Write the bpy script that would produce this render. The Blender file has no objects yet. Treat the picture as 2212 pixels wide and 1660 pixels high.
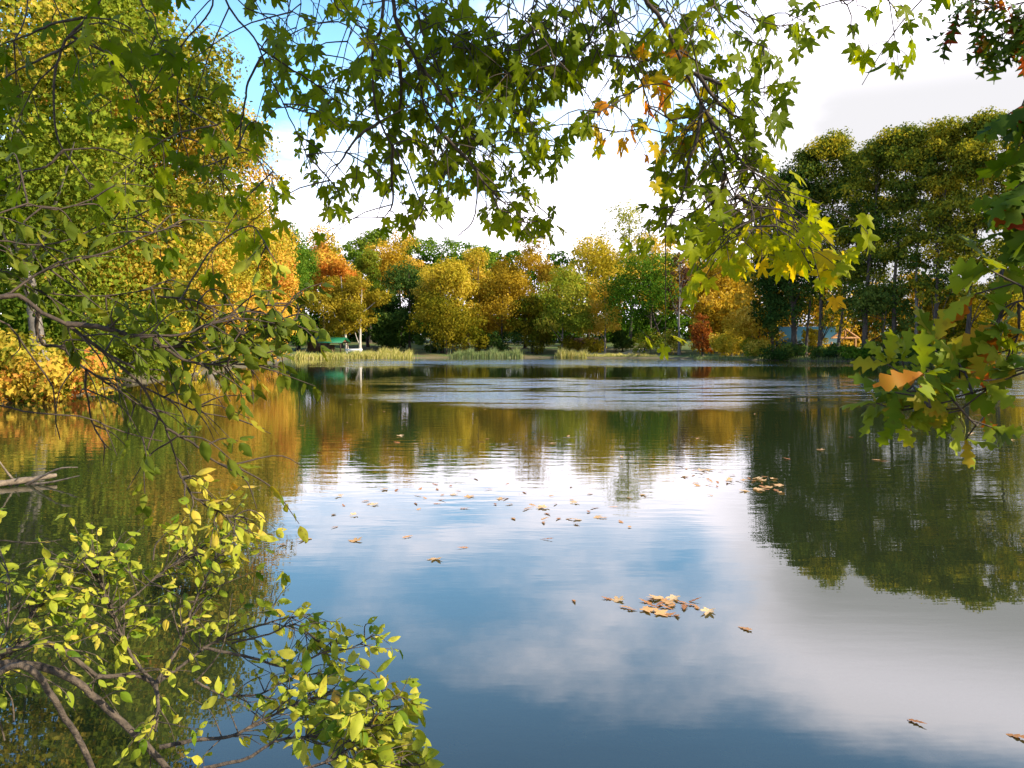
import bpy, math, random
import numpy as np
from mathutils import Vector

rng = np.random.default_rng(7)
random.seed(7)
R = math.radians
sc = bpy.context.scene
COL = sc.collection

# ------------------------------------------------------------------ camera, world, sun, exposure
# picture measurements below are in a 2212 x 1660 frame
F, CX, CY, CAMZ = 1720.0, 1106.0, 830.0, 2.0
PITCH = math.atan(75.0 / F)
cam = bpy.data.cameras.new("camera")
cam_o = bpy.data.objects.new("camera", cam)
COL.objects.link(cam_o)
cam.sensor_width = 36.0
cam.lens = F / 2212.0 * 36.0
cam.clip_start = 0.05
cam.clip_end = 5000
cam_o.location = (0, 0, CAMZ)
cam_o.rotation_euler = (math.pi / 2 - PITCH, 0, 0)
sc.camera = cam_o

SUN_EL = R(32.0)
SUN_AZ = np.array([0.90, -0.44]) / np.hypot(0.90, 0.44)
SUN_DIR = np.array([SUN_AZ[0] * math.cos(SUN_EL), SUN_AZ[1] * math.cos(SUN_EL), math.sin(SUN_EL)])
sl = bpy.data.lights.new("sun", "SUN")
sl.energy = 5.0
sl.angle = R(0.5)
sl.color = (1.0, 0.89, 0.70)
so = bpy.data.objects.new("sun", sl)
COL.objects.link(so)
so.rotation_euler = Vector(-SUN_DIR).to_track_quat("-Z", "Y").to_euler()

sc.view_settings.view_transform = "Standard"
sc.view_settings.look = "None"
sc.view_settings.gamma = 1.0
sc.view_settings.exposure = 0.95
sc.render.engine = "CYCLES"
sc.cycles.max_bounces = 6
sc.cycles.diffuse_bounces = 2
sc.cycles.glossy_bounces = 2
sc.cycles.transmission_bounces = 3
sc.cycles.transparent_max_bounces = 6


class NT:
    """small helper to wire node trees"""
    def __init__(s, tree):
        s.t = tree
        tree.nodes.clear()

    def n(s, typ, ins=None, **props):
        nd = s.t.nodes.new(typ)
        for k, v in props.items():
            setattr(nd, k, v)
        for k, v in (ins or {}).items():
            sock = nd.inputs[k]
            if isinstance(v, bpy.types.NodeSocket):
                s.t.links.new(v, sock)
            else:
                sock.default_value = v
        return nd

    def math(s, op, a, b=0.0, clamp=False):
        nd = s.n("ShaderNodeMath", {0: a, 1: b}, operation=op)
        nd.use_clamp = clamp
        return nd.outputs[0]

    def ramp(s, fac, stops, interp="LINEAR"):
        nd = s.n("ShaderNodeValToRGB", {0: fac})
        cr = nd.color_ramp
        cr.interpolation = interp
        while len(cr.elements) < len(stops):
            cr.elements.new(0.5)
        for e, (p, c) in zip(cr.elements, stops):
            e.position = p
            e.color = (c[0], c[1], c[2], 1.0) if not isinstance(c, (int, float)) else (c, c, c, 1.0)
        return nd.outputs[0]

    def smooth(s, x, a, b):
        return s.n("ShaderNodeMapRange", {0: x, 1: a, 2: b, 3: 0.0, 4: 1.0}, interpolation_type="SMOOTHSTEP").outputs[0]

    def mixc(s, f, a, b, blend="MIX"):
        nd = s.n("ShaderNodeMix", {0: f}, data_type="RGBA", blend_type=blend)
        for i, v in ((6, a), (7, b)):
            if isinstance(v, bpy.types.NodeSocket):
                s.t.links.new(v, nd.inputs[i])
            else:
                nd.inputs[i].default_value = (v[0], v[1], v[2], 1.0)
        return nd.outputs[2]

    def mixs(s, f, a, b):
        return s.n("ShaderNodeMixShader", {0: f, 1: a, 2: b}).outputs[0]


world = bpy.data.worlds.new("World")
sc.world = world
world.use_nodes = True
w = NT(world.node_tree)
sky = w.n("ShaderNodeTexSky", sky_type="NISHITA")
sky.sun_disc = False
sky.sun_elevation = SUN_EL
sky.sun_rotation = math.atan2(SUN_AZ[0], SUN_AZ[1])
sky.altitude = 100
sky.air_density = 1.0
sky.dust_density = 0.6
sky.ozone_density = 1.5
tc = w.n("ShaderNodeTexCoord")
sep = w.n("ShaderNodeSeparateXYZ", {0: tc.outputs["Generated"]})
dx, dy, dz = sep.outputs
blue_low = w.mixc(0.55, w.mixc(1.0, sky.outputs[0], (0.95, 1.45, 1.45), "MULTIPLY"), (3.0, 6.2, 10.5))
# clouds: a flat layer seen in perspective
zz = w.math("ADD", w.math("MAXIMUM", dz, 0.0), 0.12)
px = w.math("DIVIDE", dx, zz)
py = w.math("DIVIDE", dy, zz)
cv = w.n("ShaderNodeCombineXYZ", {0: px, 1: py, 2: 0.0}).outputs[0]
n1 = w.n("ShaderNodeTexNoise", {"Vector": cv, "Scale": 0.75, "Detail": 7.0, "Roughness": 0.55, "Distortion": 0.4}).outputs[0]
n2 = w.n("ShaderNodeTexNoise", {"Vector": cv, "Scale": 2.6, "Detail": 5.0, "Roughness": 0.6}).outputs[0]
low = w.math("SUBTRACT", 1.0, w.smooth(dz, 0.10, 0.29))            # cloud bank towards the horizon
side = w.math("MULTIPLY", w.smooth(dx, 0.18, 0.42), w.math("SUBTRACT", 1.0, w.smooth(dz, 0.33, 0.46)))
cov = w.math("ADD", w.math("MULTIPLY", low, 0.42), w.math("MULTIPLY", side, 0.42))
cov = w.math("ADD", cov, w.math("MULTIPLY", w.math("SUBTRACT", n1, 0.5), 1.15))
cov = w.math("ADD", cov, w.math("MULTIPLY", w.math("SUBTRACT", n2, 0.5), 0.35))
cov = w.math("ADD", cov, w.math("MULTIPLY", w.smooth(dx, -0.12, 0.2), 0.14))
cov = w.math("SUBTRACT", cov, w.math("MULTIPLY", w.smooth(dz, 0.35, 0.50), 0.32))
blue = w.mixc(w.math("MULTIPLY", w.smooth(dz, 0.28, 0.52), 0.85), blue_low, (0.6, 1.6, 3.9))
cmask = w.smooth(cov, -0.02, 0.34)
thick = w.smooth(w.math("ADD", w.math("MULTIPLY", side, 0.9), w.math("MULTIPLY", w.math("SUBTRACT", n2, 0.5), 0.5)), 0.05, 0.8)
thick = w.math("MULTIPLY", thick, w.math("SUBTRACT", 1.0, w.smooth(dz, 0.27, 0.37)))
ccol = w.mixc(thick, (12.2, 11.6, 12.6), (4.3, 4.25, 4.4))
wc = w.mixc(cmask, blue, ccol)
bg = w.n("ShaderNodeBackground", {"Color": wc, "Strength": 0.11})
w.n("ShaderNodeOutputWorld", {0: bg.outputs[0]})

CAM = np.array([0, 0, CAMZ])
RGT = np.array([1.0, 0, 0])
FWD = np.array([0, math.cos(PITCH), -math.sin(PITCH)])
UPV = np.array([0, math.sin(PITCH), math.cos(PITCH)])


def P(u, v, d):
    return CAM + d * (FWD + (u - CX) / F * RGT + (CY - v) / F * UPV)


def proj(p):
    q = np.asarray(p, float) - CAM
    d = q @ FWD
    return CX + F * (q @ RGT) / d, CY - F * (q @ UPV) / d


# ------------------------------------------------------------------ mesh helpers
def unit(a):
    a = np.asarray(a, float)
    return a / np.maximum(np.linalg.norm(a, axis=-1, keepdims=True), 1e-9)


def rnd_unit(n):
    return unit(rng.normal(size=(n, 3)))


def mesh_obj(name, parts, mat, parent=None, base=(0, 0, 0), smooth=False):
    """parts: list of (V, faces[n,k], tone or None) -> ONE mesh object; coordinates are world, stored relative to base"""
    base = np.asarray(base, float)
    Vs, LV, LS, TN = [], [], [], []
    off = 0
    lo = 0
    for V, Fc, tone in parts:
        V = np.asarray(V, float)
        Fc = np.asarray(Fc, int)
        if len(V) == 0 or len(Fc) == 0:
            continue
        Vs.append(V - base)
        k = Fc.shape[1]
        LV.append((Fc + off).ravel())
        LS.append(lo + np.arange(len(Fc)) * k)
        lo += len(Fc) * k
        TN.append(np.full(len(V), 0.5) if tone is None else np.broadcast_to(np.asarray(tone, float), (len(V),)))
        off += len(V)
    me = bpy.data.meshes.new(name)
    if Vs:
        V = np.concatenate(Vs)
        LV = np.concatenate(LV)
        LS = np.concatenate(LS)
        me.vertices.add(len(V))
        me.vertices.foreach_set("co", V.astype(np.float32).ravel())
        me.loops.add(len(LV))
        me.loops.foreach_set("vertex_index", LV.astype(np.int32))
        me.polygons.add(len(LS))
        me.polygons.foreach_set("loop_start", LS.astype(np.int32))
        if smooth:
            me.polygons.foreach_set("use_smooth", np.ones(len(LS), bool))
        at = me.attributes.new("tone", "FLOAT", "POINT")
        at.data.foreach_set("value", np.concatenate(TN).astype(np.float32))
        me.update(calc_edges=True)
    if mat:
        me.materials.append(mat)
    o = bpy.data.objects.new(name, me)
    COL.objects.link(o)
    if parent is not None:
        o.parent = parent
    else:
        o.location = base
    return o


def thing(name, label, cat, loc, group=None):
    o = bpy.data.objects.new(name, None)
    o.empty_display_size = 0.3
    COL.objects.link(o)
    o.location = loc
    return tag(o, label, cat, group)


def tag(o, label=None, cat=None, group=None, kind=None):
    for k, v in (("label", label), ("category", cat), ("group", group), ("kind", kind)):
        if v:
            o[k] = v
    return o


def cr(pts, n):
    """Catmull-Rom through pts (any dimension), n samples in all"""
    p = np.asarray(pts, float)
    if len(p) > 3 and p.shape[1] == 3:        # split long spans so that the curve does not overshoot at the short ones
        L = np.linalg.norm(np.diff(p, axis=0), axis=1)
        lim = 1.5 * np.median(L)
        q = [p[0]]
        for a, b, l in zip(p[:-1], p[1:], L):
            m = max(1, int(math.ceil(l / max(lim, 1e-6))))
            q += [a + (b - a) * k / m for k in range(1, min(m, 12) + 1)] if m <= 12 else [a + (b - a) * k / 12 for k in range(1, 13)]
        p = np.array(q)
    if len(p) < 3:
        t = np.linspace(0, 1, n)[:, None]
        return p[0] * (1 - t) + p[-1] * t
    q = np.vstack([2 * p[0] - p[1], p, 2 * p[-1] - p[-2]])
    t = np.linspace(0, len(p) - 1 - 1e-9, n)
    i = t.astype(int)
    f = (t - i)[:, None]
    a, b, c, d = q[i], q[i + 1], q[i + 2], q[i + 3]
    return 0.5 * (2 * b + (c - a) * f + (2 * a - 5 * b + 4 * c - d) * f ** 2 + (3 * b - a - 3 * c + d) * f ** 3)


def tube(pts, rad, sides=6, tone=None, cap=False):
    p = np.asarray(pts, float)
    n = len(p)
    r = np.broadcast_to(np.asarray(rad, float), (n,)) if np.ndim(rad) else np.full(n, rad)
    t = unit(np.gradient(p, axis=0))
    ref = np.array([0.13, 0.31, 0.94]) if abs(t[:, 2]).mean() < 0.8 else np.array([0.95, 0.2, 0.1])
    x = unit(np.cross(t, ref))
    y = np.cross(t, x)
    a = np.arange(sides) / sides * 2 * math.pi
    V = (p[:, None, :] + r[:, None, None] * (np.cos(a)[None, :, None] * x[:, None, :] + np.sin(a)[None, :, None] * y[:, None, :])).reshape(-1, 3)
    i = np.arange(n - 1)[:, None] * sides
    j = np.arange(sides)[None, :]
    k = (np.arange(sides) + 1)[None, :] % sides
    Q = np.stack([i + j, i + k, i + sides + k, i + sides + j], -1).reshape(-1, 4)
    if cap:
        V = np.vstack([V, p[0], p[-1]])
        c0, c1 = n * sides, n * sides + 1
        e = (n - 1) * sides
        jj = np.arange(sides)
        kk = (jj + 1) % sides
        T = np.vstack([np.stack([np.full(sides, c0), kk, jj], -1), np.stack([np.full(sides, c1), e + jj, e + kk], -1)])
        return [(V, Q, tone), (V, T, tone)]
    return (V, Q, tone)


def box(c, s, rz=0.0, tone=None):
    c = np.asarray(c, float)
    h = np.asarray(s, float) / 2
    V = np.array([[x, y, z] for z in (-1, 1) for y in (-1, 1) for x in (-1, 1)], float) * h
    ca, sa = math.cos(rz), math.sin(rz)
    V = np.stack([V[:, 0] * ca - V[:, 1] * sa, V[:, 0] * sa + V[:, 1] * ca, V[:, 2]], -1) + c
    Q = [[0, 2, 3, 1], [4, 5, 7, 6], [0, 1, 5, 4], [2, 6, 7, 3], [0, 4, 6, 2], [1, 3, 7, 5]]
    return (V, np.array(Q), tone)


def place(proto, pos, T, N, S, tone):
    """copies of one leaf outline (V, F) at pos with tip direction T, normal N, size S"""
    V, Fc = proto
    n = len(pos)
    T = unit(T)
    X = unit(np.cross(T, N))
    N2 = np.cross(X, T)
    S = np.broadcast_to(np.asarray(S, float), (n,))[:, None, None]
    W = pos[:, None, :] + S * (V[None, :, 0:1] * X[:, None, :] + V[None, :, 1:2] * T[:, None, :] + V[None, :, 2:3] * N2[:, None, :])
    m = len(V)
    FF = (Fc[None] + (np.arange(n) * m)[:, None, None]).reshape(-1, Fc.shape[1])
    return (W.reshape(-1, 3), FF, np.repeat(np.broadcast_to(tone, (n,)), m))


def place_many(protos, pos, T, N, S, tone):
    pos, T, N = np.asarray(pos), np.asarray(T), np.asarray(N)
    n = len(pos)
    S = np.broadcast_to(np.asarray(S, float), (n,))
    tone = np.broadcast_to(np.asarray(tone, float), (n,))
    k = rng.integers(0, len(protos), n)
    out = []
    for i, pr in enumerate(protos):
        m = k == i
        if m.any():
            out.append(place(pr, pos[m], T[m], N[m], S[m], tone[m]))
    return out


# ---- leaf outlines (unit length, petiole at the origin, tip along +y)
def ring_leaf(out, centre, fold, droop, holes=0, seed=0, rings=(0.3, 0.62, 1.0), twist=0.0):
    r = np.random.default_rng(seed)
    out = np.asarray(out, float)
    c = np.asarray(centre, float)
    n = len(out)
    V2 = np.vstack([c[None]] + [c + (out - c) * k for k in rings])
    T, Q = [], []
    for j in range(n):
        T.append((0, 1 + j, 1 + (j + 1) % n))
    bad = set()
    for _ in range(holes):
        a = int(r.integers(0, n))
        lv = int(r.integers(0, len(rings) - 1))
        for k in range(int(r.integers(1, 3))):
            bad.add((lv, (a + k) % n))
    for lv in range(len(rings) - 1):
        for j in range(n):
            if (lv, j) in bad:
                continue
            a, b = 1 + lv * n + j, 1 + lv * n + (j + 1) % n
            T.append((a, a + n, b + n))
            T.append((a, b + n, b))
    x, y = V2[:, 0], V2[:, 1]
    ph = r.uniform(0, 6)
    z = -fold * np.abs(x) ** 1.2 - droop * y ** 2 + 0.05 * np.sin(7 * x + 5 * y + ph) + twist * x * y
    return np.column_stack([x, y, z]), np.array(T)


def maple(seed):
    r = np.random.default_rng(seed)
    half = [(0, 1.0), (5, .84), (9, .80), (12, .82), (17, .60), (25, .44), (33, .60), (38, .74), (41, .74), (47, .93), (53, .76), (58, .74), (62, .62),
            (72, .42), (82, .46), (90, .50), (97, .62), (108, .48), (118, .40), (128, .40), (148, .27), (166, .17), (180, .05)]
    pts = []
    for s in (1, -1):
        h = half if s == 1 else half[-2:0:-1]
        for a, q in h:
            q = q * r.uniform(.93, 1.07)
            a = R(a + r.uniform(-1.5, 1.5)) * s
            pts.append((q * math.sin(a) * 0.95, q * math.cos(a) + 0.06))
    return ring_leaf(pts, (0, 0.12), r.uniform(.1, .45), r.uniform(.05, .4), holes=int(r.integers(0, 5)), seed=seed, twist=r.uniform(-.3, .3))


def oak(seed, pointed=False):
    r = np.random.default_rng(seed)
    n = 4 if not pointed else 4
    L = []
    m = 44
    for i in range(m + 1):
        t = i / m
        env = (math.sin(math.pi * min(1, t * 0.92 + 0.06)) ** 0.8) * (0.45 + 0.75 * t) * (1.0 if t < .8 else (1 - (t - .8) * 2.2))
        ph = math.cos(2 * math.pi * (n * t - 0.15))
        if pointed:
            lob = 0.18 + 0.82 * max(0, ph) ** 0.8
        else:
            lob = 0.42 + 0.58 * (0.5 + 0.5 * ph) ** 0.7
        wd = 0.31 * env * lob * r.uniform(.9, 1.08)
        if i == 0 or i == m:
            wd = 0.012
        L.append((wd, t + (0.10 * (lob - .5) if 0 < i < m else 0)))
    rt = [(a, b) for a, b in L]
    lf = [(-a * r.uniform(.9, 1.1), b) for a, b in L][::-1]
    pts = rt + lf
    # strip along the midrib
    V = []
    k = len(rt)
    fold, droop = r.uniform(.05, .4), r.uniform(-.1, .45)
    tw = r.uniform(-.4, .4)
    for a, b in rt:
        V.append((a, b))
    for a, b in rt:
        V.append((0.0, min(max(b, 0), 1)))
    for a, b in lf[::-1]:
        V.append((a, b))
    V = np.array(V)
    T = []
    for i in range(k - 1):
        T += [(i, i + 1, k + i + 1), (i, k + i + 1, k + i), (k + i, k + i + 1, 2 * k + i + 1), (k + i, 2 * k + i + 1, 2 * k + i)]
    x, y = V[:, 0], V[:, 1]
    z = -fold * np.abs(x) - droop * y ** 2 + tw * x * y + 0.03 * np.sin(9 * y + seed)
    return np.column_stack([x, y, z]), np.array(T)


def ovate(seed, wid=0.26):
    r = np.random.default_rng(seed)
    k = 9
    t = np.linspace(0, 1, k)
    wd = wid * np.sin(np.pi * t ** 0.85) ** 0.85 * (1.1 - 0.2 * t)
    wd[0] = wd[-1] = 0.004
    fold, droop, tw = r.uniform(.1, .6), r.uniform(-.1, .55), r.uniform(-.6, .6)
    V = []
    for s in (1, 0.5, 0, -0.5, -1):
        V.append(np.column_stack([wd * s, t, np.zeros(k)]))
    V = np.vstack(V)
    V[:, 2] = -fold * np.abs(V[:, 0]) * 1.0 - droop * V[:, 1] ** 2 + tw * V[:, 0] * V[:, 1] + 0.015 * np.sin(11 * V[:, 1] + 9 * V[:, 0] + seed)
    T = []
    hole = (int(r.integers(0, 4)), int(r.integers(2, k - 3))) if r.random() < .35 else None
    for a in range(4):
        for i in range(k - 1):
            if (a, i) == hole:
                continue
            p, q = a * k + i, (a + 1) * k + i
            T += [(p, p + 1, q + 1), (p, q + 1, q)]
    return V, np.array(T)


MAPLES = [maple(s) for s in range(12)]
OAKS = [oak(s) for s in range(8)]
REDOAKS = [oak(s + 30, True) for s in range(6)]
OVATES = [ovate(s) for s in range(10)]
DIAMOND = (np.array([[0, -.1, 0], [.42, .4, .12], [0, 1.0, 0], [-.42, .4, .12]]), np.array([[0, 1, 2], [0, 2, 3]]))
LOBED = (np.array([[0, -.1, 0], [.25, .12, .05], [.2, .35, .08], [.5, .55, .1], [.2, .7, .05], [0, 1.0, -.05], [-.2, .7, .05], [-.5, .55, .1], [-.2, .35, .08], [-.25, .12, .05]]),
         np.array([[0, 1, 2], [2, 3, 4], [2, 4, 5], [0, 2, 5], [0, 5, 8], [8, 5, 6], [8, 6, 7], [0, 8, 9]]))


# ------------------------------------------------------------------ materials
def new_mat(name):
    m = bpy.data.materials.new(name)
    m.use_nodes = True
    return m, NT(m.node_tree)


def leaf_mat(name, stops, trans=0.35, spot=0.0, gloss=False, patch=0.35):
    m, t = new_mat(name)
    a = t.n("ShaderNodeAttribute", attribute_name="tone").outputs["Fac"]
    tco = t.n("ShaderNodeTexCoord").outputs["Object"]
    sc_ = 0.35 if not gloss else 9.0
    nz = t.n("ShaderNodeTexNoise", {"Vector": tco, "Scale": sc_, "Detail": 3.0}).outputs[0]
    fac = t.math("ADD", a, t.math("MULTIPLY", t.math("SUBTRACT", nz, 0.5), patch))
    k = len(stops)
    col = t.ramp(fac, [(i / (k - 1), c) for i, c in enumerate(stops)])
    if spot:
        sp = t.n("ShaderNodeTexNoise", {"Vector": tco, "Scale": 55.0, "Detail": 2.0}).outputs[0]
        col = t.mixc(t.math("MULTIPLY", t.smooth(sp, 0.60, 0.72), spot), col, (0.06, 0.03, 0.01))
    if gloss:
        b = t.n("ShaderNodeBsdfPrincipled", {"Base Color": col, "Roughness": 0.55, "Specular IOR Level": 0.14}).outputs[0]
    else:
        b = t.n("ShaderNodeBsdfDiffuse", {"Color": col}).outputs[0]
    tcol = t.mixc(1.0, col, (1.45, 1.3, 0.4), "MULTIPLY")
    tr = t.n("ShaderNodeBsdfTranslucent", {"Color": tcol}).outputs[0]
    t.n("ShaderNodeOutputMaterial", {0: t.mixs(trans, b, tr)})
    return m


PAL = {
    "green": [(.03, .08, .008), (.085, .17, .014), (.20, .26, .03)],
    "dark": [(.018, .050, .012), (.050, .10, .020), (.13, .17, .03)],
    "ygreen": [(.060, .10, .010), (.22, .27, .024), (.56, .40, .06)],
    "gold": [(.15, .15, .010), (.48, .37, .030), (.72, .50, .09)],
    "amber": [(.17, .12, .010), (.46, .30, .024), (.68, .44, .08)],
    "orange": [(.26, .13, .012), (.58, .26, .035), (.62, .18, .04)],
    "olive": [(.05, .075, .006), (.20, .17, .012), (.42, .30, .03)],
    "red": [(.13, .035, .012), (.34, .11, .02), (.50, .24, .03)],
    "autumn": [(.11, .15, .012), (.42, .36, .035), (.64, .38, .06), (.62, .20, .06)],
    "turning": [(.06, .095, .010), (.22, .23, .024), (.54, .37, .05), (.58, .20, .05)],
    "sparse": [(.07, .10, .02), (.22, .25, .04), (.46, .42, .08)],
    "bare": [(.05, .025, .02), (.10, .05, .035), (.16, .09, .05)],
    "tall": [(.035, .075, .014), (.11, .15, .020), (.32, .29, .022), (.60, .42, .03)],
}
M = {k: leaf_mat("foliage_" + k, v) for k, v in PAL.items()}
M["maple_leaf"] = leaf_mat("maple_leaf", [(.070, .118, .002), (.160, .210, .003), (.36, .38, .006), (.56, .38, .01), (.60, .15, .01)], 0.58, 0.35, True, 0.12)
M["oak_leaf"] = leaf_mat("oak_leaf", [(.028, .060, .003), (.085, .14, .006), (.23, .27, .015), (.42, .14, .012), (.22, .03, .01)], 0.42, 0.3, True, 0.35)
M["shrub_leaf"] = leaf_mat("shrub_leaf", [(.035, .085, .006), (.13, .20, .010), (.32, .35, .03), (.52, .44, .06), (.50, .27, .04)], 0.34, 0.4, True, 0.2)
M["thicket_leaf"] = leaf_mat("thicket_leaf", [(.035, .060, .006), (.095, .13, .010), (.20, .21, .014), (.38, .28, .02)], 0.40, 0.6, True, 0.25)
M["dead_leaf"] = leaf_mat("dead_leaf", [(.14, .045, .02), (.40, .16, .05), (.62, .34, .13), (.72, .50, .26)], 0.15, 0.5, True, 0.4)
M["reed"] = leaf_mat("reed_blade", [(.14, .20, .04), (.42, .40, .10), (.70, .58, .28)], 0.3)
M["reedgrey"] = leaf_mat("reed_blade_green", [(.08, .14, .05), (.18, .24, .09), (.38, .38, .18)], 0.3)


def bark_mat(name, c0, c1, scale=6.0, stretch=5.0, bump=0.4):
    m, t = new_mat(name)
    tco = t.n("ShaderNodeTexCoord").outputs["Object"]
    mp = t.n("ShaderNodeMapping", {"Vector": tco, "Scale": (stretch, stretch, 1.0)}).outputs[0]
    nz = t.n("ShaderNodeTexNoise", {"Vector": mp, "Scale": scale, "Detail": 5.0, "Roughness": 0.65}).outputs[0]
    col = t.ramp(nz, [(0.32, c0), (0.68, c1)])
    bp = t.n("ShaderNodeBump", {"Height": nz, "Strength": bump, "Distance": 0.02}).outputs[0]
    b = t.n("ShaderNodeBsdfPrincipled", {"Base Color": col, "Roughness": 0.85, "Normal": bp})
    t.n("ShaderNodeOutputMaterial", {0: b.outputs[0]})
    return m


M["bark"] = bark_mat("bark", (.022, .016, .011), (.085, .065, .048), 1.6, 3.0)
M["greybark"] = bark_mat("grey_bark", (.07, .06, .05), (.24, .21, .18), 1.6, 3.0)
M["palebark"] = bark_mat("pale_bark", (.28, .24, .20), (.60, .55, .48), 1.4, 3.0)
M["twig"] = bark_mat("twig_bark", (.018, .012, .008), (.085, .055, .035), 40.0, 1.0)
M["shrubwood"] = bark_mat("shrub_wood", (.018, .013, .009), (.13, .095, .065), 34.0, 1.0, 1.0)
M["logwood"] = bark_mat("log_wood", (.30, .13, .045), (.62, .33, .14), 2.0, 3.0)
M["brownwall"] = bark_mat("brown_boards", (.07, .032, .018), (.15, .075, .04), 2.0, 4.0)
M["driftwood"] = bark_mat("drift_wood", (.05, .036, .024), (.24, .18, .12), 12.0, 1.0)


def paint(name, col, rough=0.5, rib=0.0):
    m, t = new_mat(name)
    tco = t.n("ShaderNodeTexCoord").outputs["Object"]
    nz = t.n("ShaderNodeTexNoise", {"Vector": tco, "Scale": 1.3, "Detail": 5.0}).outputs[0]
    c = t.mixc(t.math("MULTIPLY", nz, 0.5), col, tuple(x * 0.6 for x in col))
    kw = {"Base Color": c, "Roughness": rough}
    if rib:
        wv = t.n("ShaderNodeTexWave", {"Vector": tco, "Scale": rib}).outputs[1]
        kw["Normal"] = t.n("ShaderNodeBump", {"Height": wv, "Strength": 0.6, "Distance": 0.05}).outputs[0]
    b = t.n("ShaderNodeBsdfPrincipled", kw)
    t.n("ShaderNodeOutputMaterial", {0: b.outputs[0]})
    return m


M["greenroof"] = paint("green_metal_roof", (.012, .17, .075), 0.5, 3.0)
M["tealroof"] = paint("teal_metal_roof", (.008, .055, .072), 0.5, 3.0)
M["white"] = paint("white_paint", (.8, .8, .77), 0.5)
M["darkwood"] = paint("dark_brown_timber", (.06, .03, .018), 0.7)
M["darkglass"] = paint("dark_window", (.02, .025, .03), 0.15)

# ground
gm, t = new_mat("ground")
geo = t.n("ShaderNodeNewGeometry").outputs["Position"]
na = t.n("ShaderNodeTexNoise", {"Vector": geo, "Scale": 0.09, "Detail": 6.0, "Roughness": 0.6}).outputs[0]
nb = t.n("ShaderNodeTexNoise", {"Vector": geo, "Scale": 3.0, "Detail": 6.0, "Roughness": 0.7}).outputs[0]
grass = t.ramp(nb, [(0.3, (.03, .06, .008)), (0.55, (.09, .13, .018)), (0.75, (.22, .22, .05))])
litter = t.ramp(nb, [(0.3, (.035, .035, .010)), (0.5, (.11, .09, .025)), (0.7, (.24, .17, .05))])
gz = t.n("ShaderNodeSeparateXYZ", {0: geo}).outputs[2]
gcol = t.mixc(t.smooth(na, 0.47, 0.6), grass, litter)
mud = t.ramp(nb, [(0.3, (.012, .012, .008)), (0.7, (.055, .045, .022))])
shore = t.ramp(nb, [(0.3, (.05, .04, .02)), (0.7, (.20, .16, .08))])
gcol = t.mixc(t.smooth(gz, 0.16, 0.42), shore, gcol)
gcol = t.mixc(t.smooth(gz, -0.12, 0.0), mud, gcol)
gb = t.n("ShaderNodeBump", {"Height": nb, "Strength": 0.7, "Distance": 0.08}).outputs[0]
t.n("ShaderNodeOutputMaterial", {0: t.n("ShaderNodeBsdfPrincipled", {"Base Color": gcol, "Roughness": 0.95, "Normal": gb}).outputs[0]})
M["ground"] = gm

# water
wm, t = new_mat("lake_water")
geo = t.n("ShaderNodeNewGeometry").outputs["Position"]
gs = t.n("ShaderNodeSeparateXYZ", {0: geo})
wy = gs.outputs[1]
warp = t.n("ShaderNodeTexNoise", {"Vector": t.n("ShaderNodeMapping", {"Vector": geo, "Scale": (0.035, 0.055, 1)}).outputs[0], "Scale": 1.0, "Detail": 4.0}).outputs[0]
wy2 = t.math("ADD", wy, t.math("MULTIPLY", t.math("MULTIPLY", t.math("SUBTRACT", warp, 0.5), wy), 0.45))
fine = t.n("ShaderNodeTexNoise", {"Vector": t.n("ShaderNodeMapping", {"Vector": geo, "Scale": (0.22, 0.8, 1)}).outputs[0], "Scale": 1.0, "Detail": 4.0}).outputs[0]
# gusts of wind roughen two belts of the lake
belt = t.ramp(t.math("DIVIDE", wy2, 200.0), [(0.13, 0.0), (0.17, 0.55), (0.25, 0.5), (0.29, 0.0), (0.44, 0.0), (0.50, 1.0), (0.78, 1.0), (0.85, 0.0)])
gx = t.smooth(t.math("ADD", t.math("ADD", gs.outputs[0], t.math("MULTIPLY", wy, 0.25)), t.math("MULTIPLY", t.math("SUBTRACT", warp, 0.5), 26.0)), 0.0, 12.0)
gx = t.math("MULTIPLY", gx, t.math("SUBTRACT", 1.0, t.smooth(gs.outputs[0], 22.0, 58.0)))
gust = t.math("MULTIPLY", t.math("MULTIPLY", belt, gx), t.smooth(t.math("ADD", t.math("MULTIPLY", fine, 0.6), t.math("MULTIPLY", warp, 0.4)), 0.42, 0.53))
r1 = t.n("ShaderNodeTexNoise", {"Vector": t.n("ShaderNodeMapping", {"Vector": geo, "Scale": (1.1, 3.2, 1)}).outputs[0], "Scale": 1.0, "Detail": 3.0}).outputs[0]
r2 = t.n("ShaderNodeTexNoise", {"Vector": t.n("ShaderNodeMapping", {"Vector": geo, "Scale": (3.5, 9.0, 1)}).outputs[0], "Scale": 1.0, "Detail": 4.0}).outputs[0]
calm = t.math("ADD", 0.05, t.math("MULTIPLY", t.math("MULTIPLY", t.smooth(wy, 5.0, 13.0), t.math("SUBTRACT", 1.0, t.math("MULTIPLY", t.smooth(wy, 16.0, 40.0), 0.6))), 0.27))
b1 = t.n("ShaderNodeBump", {"Height": r1, "Strength": calm, "Distance": 0.012}).outputs[0]
b2 = t.n("ShaderNodeBump", {"Height": r2, "Strength": gust, "Distance": 0.09, "Normal": b1}).outputs[0]
rough = t.math("ADD", 0.012, t.math("MULTIPLY", gust, 0.05))
gl = t.n("ShaderNodeBsdfGlossy", {"Color": (0.97, 0.97, 0.98, 1), "Roughness": rough, "Normal": b2}).outputs[0]
body = t.n("ShaderNodeBsdfDiffuse", {"Color": (.040, .052, .018, 1)}).outputs[0]
trp = t.n("ShaderNodeBsdfTransparent", {"Color": (.55, .62, .55, 1)}).outputs[0]
under = t.mixs(0.5, body, trp)
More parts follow.
